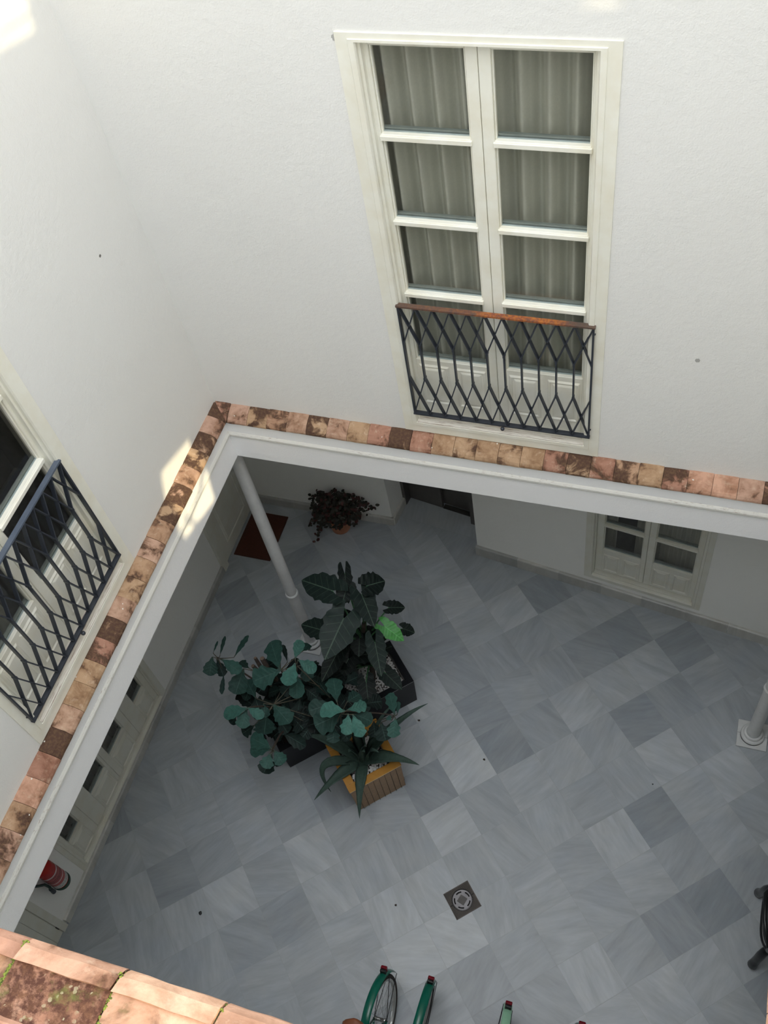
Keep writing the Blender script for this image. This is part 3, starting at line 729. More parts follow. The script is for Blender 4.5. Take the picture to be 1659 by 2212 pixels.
# ------------------------------------------------------------------ leaves
def leaf_mesh(b, B, T, N, width, kind='fig', tone=.5, curl=.15, fold=.18, mi=0, seed=0, wav=.06):
    """a leaf blade from base B to tip T, upper side N"""
    r = random.Random(seed); B, T, N = Vector(B), Vector(T), Vector(N)
    u = T - B; L = u.length; u.normalize(); s = N.cross(u).normalized(); n = u.cross(s).normalized()
    nt, ns = 18, 8; base = len(b.v); vs = []; ph = r.random() * 6; k2 = r.uniform(2.5, 4.5)
    tw = r.uniform(-.35, .35)
    for i in range(nt + 1):
        t = i / nt
        if kind == 'fig':
            w_ = .10 + .42 * min(1, t / .35) ** 1.6 + .48 * (1 / (1 + math.exp(-(t - .42) * 11)))
            w_ *= math.sqrt(max(0, 1 - max(0, (t - .66) / .345) ** 2.3)) if t > .66 else 1
            notch = 0.0
        else: w_ = math.sin(PI * min(1, (t * .93 + .05)) ** .75); notch = 0
        hw_ = width / 2 * w_
        for j in range(ns + 1):
            q = -1 + 2 * j / ns; e = abs(q)
            m = 1 + (wav * 1.3 * math.sin(k2 * 2 * PI * t + ph + (q > 0) * 1.7) + .05 * math.sin(t * 21 + ph + q)) * e ** 2
            a = q * .9 * fold * 3
            x = hw_ * m * q
            z = fold * hw_ * (e ** 1.4) * 1.1 - curl * L * (t ** 2) + wav * .45 * hw_ * math.sin(k2 * 2 * PI * t + ph + q * 2) * e
            tt = t * L * (1 - .10 * (kind == 'fig') * (t > .8) * (1 - e) * 0)
            vs.append(B + u * tt + s * (x * math.cos(tw * t)) + n * (z + x * math.sin(tw * t)))
    for i in range(nt + 1):
        for j in range(ns + 1): b.uv[base + i * (ns + 1) + j] = (i / nt, j / ns)
    b.add(vs, [(i * (ns + 1) + j, i * (ns + 1) + j + 1, (i + 1) * (ns + 1) + j + 1, (i + 1) * (ns + 1) + j) for i in range(nt) for j in range(ns)], mi, tone=tone)
def ear_mesh(b, A, T, N, width, tone=.4, curl=.1, fold=.2, mi=0, seed=0, lobe=.36, wav=.07):
    """arrow-shaped leaf; A where the stalk joins, T the tip, two lobes run back past A"""
    r = random.Random(seed); A, T, N = Vector(A), Vector(T), Vector(N)
    u = T - A; L = u.length; u.normalize(); s = N.cross(u).normalized(); n = u.cross(s).normalized(); ph = r.random() * 6; k2 = r.uniform(3, 5)
    for side in (-1, 1):
        nt, ns = 26, 5; base = len(b.v); vs = []
        for i in range(nt + 1):
            t = -lobe + (1 + lobe) * i / nt
            f = (t + lobe) / (1 + lobe)
            W = width / 2 * (math.sin(PI * min(1, f * .5 + .275)) if f < .45 else math.sin(PI * (.439 + .561 * ((f - .45) / .55) ** .92)) ** .82 * .98)
            inn = 0 if t >= 0 else (-t / lobe) ** .8 * width * .17
            if f < .10: W = inn + (W - inn) * (1 - (1 - f / .10) ** 2) ** .5
            if f < .02: W = inn + .01
            for j in range(ns + 1):
                q = j / ns; x = inn + (max(W, inn) - inn) * q; e = x / (width / 2)
                x *= 1 + (wav * math.sin(k2 * 2 * PI * f + ph + side) + .045 * math.sin(f * 44 + ph)) * e ** 2
                z = fold * x * .9 - curl * L * max(0, t) ** 2 - curl * .6 * L * (max(0, -t) ** 1.4) + wav * .5 * x * math.sin(k2 * 2 * PI * f + ph + side * 2)
                vs.append(A + u * (t * L) + s * (x * side) + n * z)
                b.uv[base + len(vs) - 1] = (f, .5 + side * min(.5, e * .5))
        fs = [(i * (ns + 1) + j, i * (ns + 1) + j + 1, (i + 1) * (ns + 1) + j + 1, (i + 1) * (ns + 1) + j) for i in range(nt) for j in range(ns)]
        if side < 0: fs = [f_[::-1] for f_ in fs]
        b.add(vs, fs, mi, tone=tone)
UP = Vector((0, 0, 1))
def z6(x, y): return (430 + x / 3.13, 1200 + y / 3.13)
def px_len(w, P): return w / 3.13 * (P - CAM).dot(R2) / FPX

def planter(name, corner, w, dpt, h, rim, mat, rimmat, label, peb_seed, inset=.035):
    # corner = front right bottom corner; w runs along -u, depth along n'
    root = empty(name, (corner[0], corner[1], 0), math.atan2(GS, GC), label, 'planter')
    # local x along u (to the right), local y = to the back-left
    b = MB(); tp = .012
    o = [(-w + tp, tp), (-tp, tp), (-tp, dpt - tp), (-w + tp, dpt - tp)]; O = [(-w, 0), (0, 0), (0, dpt), (-w, dpt)]
    I = [(-w + rim, rim), (-rim, rim), (-rim, dpt - rim), (-w + rim, dpt - rim)]
    vs = [(x, y, .001) for x, y in o] + [(x, y, h) for x, y in O] + [(x, y, h) for x, y in I] + [(x, y, h - .16) for x, y in I]
    fs = [(3, 2, 1, 0), (12, 13, 14, 15)]
    for k in range(3):
        for j in range(4): q = (j + 1) % 4; fs.append((k * 4 + j, k * 4 + q, (k + 1) * 4 + q, (k + 1) * 4 + j))
    b.add(vs, fs); return root, b
def pebbles(root, w, dpt, h, rim, seed, label=None):
    b = MB(); r = random.Random(seed)
    bm = bmesh.new(); bmesh.ops.create_icosphere(bm, subdivisions=2, radius=1); base = [v.co.copy() for v in bm.verts]; fs = [tuple(v.index for v in f.verts) for f in bm.faces]; bm.free()
    pts = []; tries = 0
    while len(pts) < 420 and tries < 9000:
        tries += 1; x = r.uniform(-w + rim + .012, -rim - .012); y = r.uniform(rim + .012, dpt - rim - .012)
        if all((x - a) ** 2 + (y - c) ** 2 > .019 ** 2 for a, c in pts): pts.append((x, y))
    for x, y in pts:
        sx, sy, sz = r.uniform(.012, .019), r.uniform(.010, .014), r.uniform(.008, .012); m = Matrix.Translation((x, y, h + r.uniform(-.004, .004))) @ Euler((r.uniform(-.4, .4), r.uniform(-.4, .4), r.uniform(0, 6))).to_matrix().to_4x4()
        b.add([m @ Vector((v.x * sx, v.y * sy, v.z * sz)) for v in base], fs)
    return b.build('pebble_bed', M_pebble, root, True, kind='stuff', label='white rounded pebbles')

# black planter with the elephant ear plant
PC = (-2.014, 3.660); PW, PD, PH = .66, .50, .42
root2, b = planter('planter', PC, PW, PD, PH, .062, None, None, 'black square planter under the arrow-leaved plant, white pebbles inside', 1)
o = b.build('box', M_blackpl, root2); bevel(o, .003)
b = MB(); b.box(-PW, 0, -.001, .001, PH - .002, PH + .002); b.box(-.001, .001, 0, PD, PH - .002, PH + .002); b.build('edge_strip', plain('worn_edge', (.22, .22, .23), .4), root2)
b = MB(); b.box(-PW + .063, -.063, .063, PD - .063, PH - .12, PH - .085); b.build('soil', M_soil, root2)
b = MB(); b.box(-.074, -.064, .07, PD - .07, PH - .10, PH - .05); b.build('inner_liner', M_steel, root2)
pebbles(root2, PW, PD, PH - .078, .07, 11)
# black planter with the fiddle-leaf plant
P1 = (PC[0] - (.66 + .067) * GC, PC[1] - (.66 + .067) * GS)
root1, b = planter('planter', P1, .66, .50, .42, .062, None, None, 'black square planter under the dense broad-leaved plant', 2)
o = b.build('box', M_blackpl, root1); bevel(o, .003)
b = MB(); b.box(-.66 + .063, -.063, .063, .50 - .063, .30, .345); b.build('soil', M_soil, root1)
# tan planter
PT = (-1.889, 2.822); TW, TD, TH = .50, .50, .50
root3, b = planter('planter', PT, TW, TD, TH, .072, None, None, 'tan planked planter with white pebbles holding the agave', 3)
b.build('box', M_tan, root3)
b = MB(); b.box(-TW - .006, .006, -.006, .068, TH, TH + .010); b.box(-TW - .006, .006, TD - .068, TD + .006, TH, TH + .010); b.box(-TW - .006, -TW + .068, .068, TD - .068, TH, TH + .010); b.box(-.068, .006, .068, TD - .068, TH, TH + .010)
o = b.build('rim', M_tanrim, root3); bevel(o, .003)
b = MB()                                            # plank joints
for k in range(1, 9):
    x = -TW + k * TW / 9; b.box(x - .0012, x + .0012, .0045 - .006, .008, .012, TH - .002); y = k * TD / 9; b.box(-.008, .0015, y - .0012, y + .0012, .012, TH - .002)
b.build('plank_joint', M_soil, root3)
b = MB(); b.box(-TW, 0, -.0075, -.005, TH + .0085, TH + .0115); b.build('edge_strip', M_brass, root3)
b = MB(); b.box(-TW + .073, -.073, .073, TD - .073, TH - .14, TH - .06); b.build('soil', M_soil, root3)
pebbles(root3, TW, TD, TH - .052, .078, 12)
def inpl(P, w, dpt, fx, fy, z): return Vector((P[0] - GC * w * fx - GS * dpt * fy, P[1] - GS * w * fx + GC * dpt * fy, z))

# ---------- fiddle-leaf plant
F = [ # base x, y, tip x, y, width (zoomed photo pixels), height, tone, narrow
 (90, 685, 70, 812, 95, 1.25, .30), (150, 700, 282, 790, 84, 1.30, .50), (235, 690, 332, 535, 40, 1.28, .30), (140, 680, 176, 545, 26, 1.22, .22), (95, 660, 127, 578, 14, 1.2, .3),
 (300, 765, 245, 938, 128, 1.12, .30), (168, 800, 150, 935, 34, 1.05, .20), (340, 765, 268, 712, 60, 1.1, .16), (120, 700, 165, 815, 70, 1.15, .10),
 (545, 770, 482, 578, 122, 1.30, .34), (555, 772, 362, 852, 148, 1.32, .42), (650, 728, 588, 878, 118, 1.50, .86), (668, 705, 790, 780, 84, 1.48, .72), (648, 700, 688, 566, 74, 1.50, .66),
 (662, 800, 662, 968, 108, 1.30, .42), (690, 740, 752, 842, 84, 1.2, .25), (695, 650, 742, 596, 62, 1.25, .30), (598, 720, 566, 600, 34, 1.15, .06), (545, 680, 530, 568, 52, 1.15, .25), (385, 965, 318, 842, 88, 1.05, .28),
 (328, 1035, 165, 1075, 98, 1.30, .72), (326, 1028, 434, 1092, 72, 1.33, .78), (322, 1040, 285, 1168, 92, 1.25, .50), (455, 1080, 440, 1210, 150, 1.05, .20), (500, 1008, 612, 1132, 125, 1.12, .36),
 (436, 1000, 448, 1098, 70, 1.1, .30), (682, 965, 655, 1135, 104, .95, .10), (540, 1110, 600, 1200, 92, .9, .14), (250, 1090, 215, 1140, 60, 1.0, .10), (372, 1150, 292, 1205, 84, .95, .10),
 (490, 1302, 348, 1232, 108, 1.05, .42), (486, 1312, 340, 1322, 84, 1.03, .38), (482, 1338, 446, 1440, 88, 1.08, .52), (508, 1318, 570, 1408, 92, 1.05, .48), (492, 1345, 436, 1472, 112, .92, .10), (520, 1345, 556, 1418, 84, .92, .10), (560, 1195, 720, 1290, 90, .80, .10),
 (985, 1050, 818, 1042, 116, 1.50, .98), (1002, 1045, 1136, 1008, 78, 1.46, .80), (1010, 1070, 992, 1212, 84, 1.50, .92), (1040, 1075, 1098, 1226, 92, 1.48, .95), (982, 1062, 780, 1150, 165, 1.32, .30), (900, 1000, 742, 1052, 122, 1.22, .26),
 (1050, 1072, 1172, 1122, 108, 1.36, .26), (932, 990, 905, 820, 112, 1.25, .38), (1000, 990, 1085, 935, 100, 1.2, .20), (885, 960, 812, 858, 92, 1.05, .12), (915, 1160, 903, 1268, 88, 1.2, .24), (960, 1160, 1010, 1250, 80, 1.0, .1),
 (1322, 1080, 1288, 928, 78, 1.25, .42), (1328, 1098, 1310, 1230, 88, 1.28, .55), (1300, 1115, 1272, 1090, 40, 1.25, .6), (1230, 1130, 1262, 1252, 118, 1.05, .12), (1180, 1120, 1190, 1230, 90, 1.0, .08), (1340, 1075, 1350, 985, 30, 1.2, .35),
 (600, 1050, 560, 980, 80, .9, .08), (760, 1150, 700, 1230, 90, .85, .08), (620, 880, 560, 940, 84, 1.0, .08), (800, 1100, 760, 1010, 90, .95, .08), (560, 900, 470, 930, 84, .95, .09), (720, 900, 800, 960, 96, 1.0, .09), (350, 870, 310, 980, 70, .95, .12), (640, 1150, 700, 1060, 90, .8, .07), (860, 900, 760, 830, 90, .95, .07)]
fig = empty('fiddle_leaf_fig', inpl(P1, .66, .5, .5, .5, .34), 0, 'bushy plant with broad teal-green leaves in the black planter behind the agave', 'potted plant')
iv = Matrix.Translation(-fig.location)
V = lambda p: iv @ Vector(p)
nodes = {}
def clampz(P): return P
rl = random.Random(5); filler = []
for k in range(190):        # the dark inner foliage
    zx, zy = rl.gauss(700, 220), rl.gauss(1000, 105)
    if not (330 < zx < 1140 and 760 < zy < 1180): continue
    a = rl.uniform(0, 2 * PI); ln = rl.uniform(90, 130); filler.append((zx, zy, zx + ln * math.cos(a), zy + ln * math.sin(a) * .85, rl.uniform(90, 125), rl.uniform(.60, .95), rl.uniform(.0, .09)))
allf = F + filler; tips = []
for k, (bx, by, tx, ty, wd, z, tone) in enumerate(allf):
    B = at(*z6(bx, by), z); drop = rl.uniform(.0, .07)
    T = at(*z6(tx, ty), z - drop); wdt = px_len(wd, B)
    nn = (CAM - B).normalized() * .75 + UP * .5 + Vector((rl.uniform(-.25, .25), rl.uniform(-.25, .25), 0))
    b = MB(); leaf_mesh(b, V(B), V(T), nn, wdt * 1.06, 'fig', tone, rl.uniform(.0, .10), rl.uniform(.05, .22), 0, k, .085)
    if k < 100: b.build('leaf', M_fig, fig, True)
    else:
        if k == 100: extra = MB()
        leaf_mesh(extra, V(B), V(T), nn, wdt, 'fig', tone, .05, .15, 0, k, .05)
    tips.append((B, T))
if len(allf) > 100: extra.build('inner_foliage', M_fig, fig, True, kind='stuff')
# stems: trunk and branches that carry the leaf nodes
base = inpl(P1, .66, .5, .5, .5, .33)
br = [((735, 1540), 1.45, .35), ((640, 1435), 1.44, .2), ((535, 1530), 1.27, .0), ((470, 1420), 1.24, .1), ((588, 1618), 1.02, 0), ((605, 1445), 1.28, .1), ((850, 1545), 1.24, .2), ((590, 1520), 1.1, .0), ((555, 1448), 1.1, .1)]
def curve(a, c, n=8, lift=.25, wob=.02, seed=0):
    r = random.Random(seed); mid = (a + c) / 2; mid.z = max(a.z, c.z) * .55 + min(a.z, c.z) * .45 - lift * 0; mid.x = a.x * .6 + c.x * .4; mid.y = a.y * .6 + c.y * .4; mid.z = a.z + (c.z - a.z) * .72
    return [a * (1 - t) ** 2 + mid * 2 * t * (1 - t) + c * t * t + Vector((r.uniform(-wob, wob), r.uniform(-wob, wob), 0)) * (t * (1 - t) * 2) for t in [i / n for i in range(n + 1)]]
b = MB()
for k, (p, z, l) in enumerate(br):
    E_ = at(p[0], p[1], z); st = base + Vector((rl.uniform(-.05, .05), rl.uniform(-.05, .05), 0))
    cv = [V(q) for q in curve(st, E_, seed=k)]; b.tube(cv, [.016 - .011 * i / 8 for i in range(9)], 8)
b.build('stem', M_bark, fig, True)
nodes_ = [at(p[0], p[1], z) for p, z, l in br]
for (B, T) in tips[:len(F)]:
    nd = min(nodes_, key=lambda q: (q - B).length); 
    if (nd - B).length > .008: b = MB(); b.tube([V(nd + Vector((0, 0, -.02))), V((nd + B) / 2 + Vector((0, 0, -.015))), V(B), V(B + (T - B) * .12)], [.005, .004, .0035, .002], 6); b.build('leaf_stalk', M_twig, fig, True)
# sawn-off stubs of the old trunk
b = MB(); cb = MB()
for (p, q, z, r_) in (((585, 1455), (566, 1422), 1.12, .022), ((575, 1460), (551, 1421), 1.08, .015), ((572, 1465), (546, 1438), 1.03, .017)):
    s0 = at(p[0], p[1], z - .22); s1 = at(q[0], q[1], z); b.tube([V(base + Vector((-.05, .05, 0))), V((base + s0) / 2 + Vector((-.02, .02, .1))), V(s0), V(s1)], [.028, .027, .024, r_], 12)
    dd = (s1 - s0).normalized(); cb.tube([V(s1), V(s1 + dd * .002)], [r_ * .96, r_ * .9], 12)
b.build('trunk_stub', M_bark, fig, True); cb.build('cut_face', M_cut, fig)

# ---------- elephant ear plant
ear = empty('elephant_ear_plant', inpl(PC, PW, PD, .45, .5, PH - .09), 0, 'tall plant with dark arrow-shaped white-veined leaves and one bright green leaf', 'potted plant')
iv = Matrix.Translation(-ear.location)
EL = [ # attach, tip, width, height, tone, fold
 (900, 238, 680, 157, 190, 1.75, .42, .15), (1000, 215, 965, 330, 128, 1.72, .10, .25), (1135, 205, 1262, 168, 158, 1.75, .12, .3), (1100, 265, 1185, 478, 150, 1.70, .32, .35), (978, 425, 848, 700, 228, 1.65, .60, .18),
 (850, 510, 680, 460, 138, 1.55, .30, .3), (1285, 352, 1397, 350, 92, 1.50, .06, .35), (1380, 495, 1462, 522, 84, 1.2, .12, .3), (1190, 590, 1232, 812, 128, 1.50, .45, .3),
 (1265, 800, 1372, 905, 112, 1.05, .35, .3), (945, 640, 828, 852, 124, 1.15, .16, .3), (1085, 555, 1080, 685, 126, 1.15, .22, .2), (1010, 700, 940, 830, 130, .95, .05, .2), (985, 120, 1010, 320, 90, 1.6, .08, .3),
 (1010, 470, 990, 350, 110, 1.35, .04, .3), (1060, 640, 1000, 780, 120, .9, .05, .2), (1170, 560, 1120, 470, 90, 1.2, .05, .2), (1130, 860, 1150, 1040, 120, .85, .10, .25), (1240, 640, 1310, 610, 60, 1.1, .12, .3), (900, 600, 840, 560, 120, 1.15, .05, .2)]
tr0 = inpl(PC, PW, PD, .5, .5, PH - .1); trt = at(783, 1345, 1.30)
trunk = [V(tr0 * (1 - t) + trt * t + Vector((.02 * math.sin(t * 7), 0, 0))) for t in [i / 8 for i in range(9)]]
b = MB(); b.tube(trunk, [.03 - .012 * i / 8 for i in range(9)], 10); b.build('trunk', M_bark, ear, True)
def earleaf(k, ax, ay, tx, ty, wd, z, tone, fold, mat):
    A = at(*z6(ax, ay), z); T = at(*z6(tx, ty), z - .06); b = MB()
    nn = (CAM - A).normalized() * .8 + UP * .4
    ear_mesh(b, V(A), V(T), nn, px_len(wd, A) * 1.05, tone, .10, fold, 0, k, .40)
    b.build('leaf', mat, ear, True)
    st = tr0 * .35 + trt * .65 if z > 1.1 else tr0 * .7 + trt * .3
    mid = (st + A) / 2 + Vector((0, 0, .10 if z > 1.2 else .04)); s = MB()
    s.tube([V(st * (1 - t) ** 2 + mid * 2 * t * (1 - t) + A * t * t) for t in [i / 7 for i in range(8)]], [.011 - .006 * i / 7 for i in range(8)], 8); s.build('leaf_stalk', M_stem, ear, True)
for k in range(14):
    a_ = rl.uniform(0, 2 * PI); zx, zy = rl.uniform(930, 1160), rl.uniform(520, 800); EL.append((zx, zy, zx + 130 * math.cos(a_), zy + 110 * math.sin(a_), rl.uniform(90, 130), rl.uniform(.62, 1.0), rl.uniform(0, .08), .25))
for k, e in enumerate(EL): earleaf(k, *e, M_ear)
earleaf(50, 1252, 478, 1385, 575, 112, 1.45, .85, .12, M_earb)

# ---------- agave
aga = empty('agave', inpl(PT, TW, TD, .5, .5, TH - .06), 0, 'grey-green agave with long pointed leaves in the tan planter', 'potted plant')
iv = Matrix.Translation(-aga.location); ac = inpl(PT, TW, TD, .52, .45, TH - .05)
def agave_leaf(tip, z, wd, lift, up0, bend=None):
    T = at(*z6(*tip), z); b = MB(); n = 18; vs = []; c0 = ac.copy(); d0 = (T - c0); d0.z = 0; dn_ = d0.normalized()
    c0 = c0 + dn_ * .03; mid = c0 + (T - c0) * .45; mid.z = max(c0.z, T.z) + lift
    if bend: mid = at(*z6(*bend), max(c0.z, T.z) + lift)
    for i in range(n + 1):
        t = i / n; P = c0 * (1 - t) ** 2 + mid * 2 * t * (1 - t) + T * t * t; dP = ((mid - c0) * 2 * (1 - t) + (T - mid) * 2 * t).normalized()
        vw = (CAM - P).normalized(); s = dP.cross(UP).normalized() if bend is None else dP.cross(vw).normalized(); nn = s.cross(dP).normalized()
        w_ = wd / 2 * (.75 + .25 * math.sin(PI * min(1, t * 1.6))) * (1 - t ** 2.6) + .0012
        th = .010 * (1 - t) + .0015
        for q in (-1, -.5, 0, .5, 1):
            tooth = 1 + (.05 if (i % 2 and abs(q) == 1) else 0); vs.append(V(P + s * (w_ * q * tooth) + nn * (abs(q) ** 1.5 * w_ * .35)))
        for q in (.5, 0, -.5): vs.append(V(P + s * (w_ * q * .9) + nn * (abs(q) ** 1.5 * w_ * .35 - th * (1 - abs(q)))))
    fs = [(i * 8 + k, i * 8 + (k + 1) % 8, (i + 1) * 8 + (k + 1) % 8, (i + 1) * 8 + k) for i in range(n) for k in range(8)]
    b.add(vs, fs + [tuple(range(8)), tuple(n * 8 + k for k in range(8))[::-1]]); b.build('leaf', M_agave, aga, True)
for a in [((778, 1655), .42, .115, .16, 0), ((1085, 1778), .40, .105, .16, 0), ((1490, 1417), .62, .13, .16, 0), ((665, 1192), .75, .12, .10, 0), ((1548, 1000), .80, .09, .10, 0), ((1130, 1290), .92, .10, .05, 0), ((1350, 985), .98, .045, .1, 0),
          ((945, 1255), .90, .085, .12, 0), ((1232, 1240), .88, .08, .10, 0), ((1120, 1330), .85, .09, .08, 0), ((1050, 1200), 1.0, .09, .06, 0), ((1140, 1180), 1.0, .08, .06, 0), ((1010, 1330), .8, .08, .1, 0), ((1215, 1330), .8, .07, .1, 0)]: agave_leaf(*a)
agave_leaf((893, 1600), .28, .085, .32, 0, bend=(700, 1330))
b = MB(); b.lathe([(.055, -.02), (.06, .02), (.035, .08), (.005, .12)], 14, V(ac)); b.build('crown', M_agave, aga, True)

# ---------- trailing plant in clay pot by the back wall
pc = Vector((-3.40, 5.435, 0))
pot = empty('plant_pot', pc, 0, 'round terracotta pot on the marble by the back gallery wall', 'plant pot')
b = MB(); b.lathe([(.095, .001), (.102, .01), (.128, .18), (.130, .19), (.145, .195), (.148, .21), (.148, .245), (.138, .25), (.128, .245), (.125, .21), (.01, .20)], 36); shade(b.build('pot_body', M_pot, pot), 40)
b = MB(); b.lathe([(.124, .19), (.124, .215), (.01, .225)], 24); b.build('soil', M_soil, pot)
tp = empty('trailing_plant', pc + Vector((0, 0, .21)), 0, 'dark reddish trailing plant in the terracotta pot by the back wall', 'potted plant')
iv = Matrix.Translation(-tp.location); r = random.Random(21); sm = MB(); cl = []
ends = [(697, 1047), (692, 1058), (674, 1076), (672, 1097), (688, 1080), (671, 1135), (684, 1168), (676, 1128), (690, 1150), (735, 1048), (760, 1062), (796, 1067), (812, 1090), (806, 1098), (790, 1106), (776, 1118), (768, 1056), (720, 1062), (745, 1060), (705, 1085), (700, 1100), (715, 1120), (780, 1080), (750, 1095), (730, 1105), (693, 1115), (786, 1090)]
def small_leaf(b, P, sz, r):
    a = r.uniform(0, 2 * PI); u = Vector((math.cos(a), math.sin(a), r.uniform(-.5, .3))).normalized(); nn = ((CAM - P).normalized() + Vector((r.uniform(-.6, .6), r.uniform(-.6, .6), r.uniform(-.6, .6)))).normalized()
    s = nn.cross(u).normalized(); n2 = u.cross(s); pts = []
    for k in range(8): t = 2 * PI * k / 8; pts.append(P + u * (sz * math.cos(t)) + s * (sz * .72 * math.sin(t)) + n2 * (.12 * sz * math.cos(2 * t)))
    b.add([V(p) for p in pts] + [V(P)], [(k, (k + 1) % 8, 8) for k in range(8)])
lf1 = []; cnt = 0
for k, (ex, ey) in enumerate(ends):
    far = (Vector((ex, ey)) - Vector((735, 1085))).length; z = .62 - far * .0035 if ey < 1125 else .12
    E_ = at(ex, ey, max(.05, z)); 
    if E_.y > 5.53: E_ = at(ex, ey, z); E_ = Vector((E_.x, min(E_.y, 5.53), E_.z))
    c0 = pc + Vector((r.uniform(-.08, .08), r.uniform(-.08, .08), .22)); mid = (c0 + E_) / 2 + Vector((0, 0, .22)); pts = [c0 * (1 - t) ** 2 + mid * 2 * t * (1 - t) + E_ * t * t for t in [i / 9 for i in range(10)]]
    sm.tube([V(p) for p in pts], .0022, 5)
    for i in range(2, 10):
        for q in range(3):
            P = pts[i] + Vector((r.uniform(-.03, .03), r.uniform(-.03, .03), r.uniform(-.02, .03))); P.y = min(P.y, 5.56); lf1.append((P, r.uniform(.015, .026)))
for k in range(330):
    a = r.uniform(0, 2 * PI); q = r.random() ** .5; P = pc + Vector((q * .27 * math.cos(a), q * .17 * math.sin(a) - .03, .27 + .20 * (1 - q * q) * r.uniform(.4, 1))); P.y = min(P.y, 5.55); lf1.append((P, r.uniform(.018, .030)))
sm.build('trailing_stem', M_twig, tp, True)
r.shuffle(lf1); rest = MB(); restr = MB()
for k, (P, sz) in enumerate(lf1):
    if k < 90: bb = MB(); small_leaf(bb, P, sz, r); bb.build('leaf', M_trail if k % 4 else M_trailr, tp, True)
    else: small_leaf(rest if k % 4 else restr, P, sz, r)
rest.build('foliage', M_trail, tp, True, kind='stuff'); restr.build('red_foliage', M_trailr, tp, True, kind='stuff')

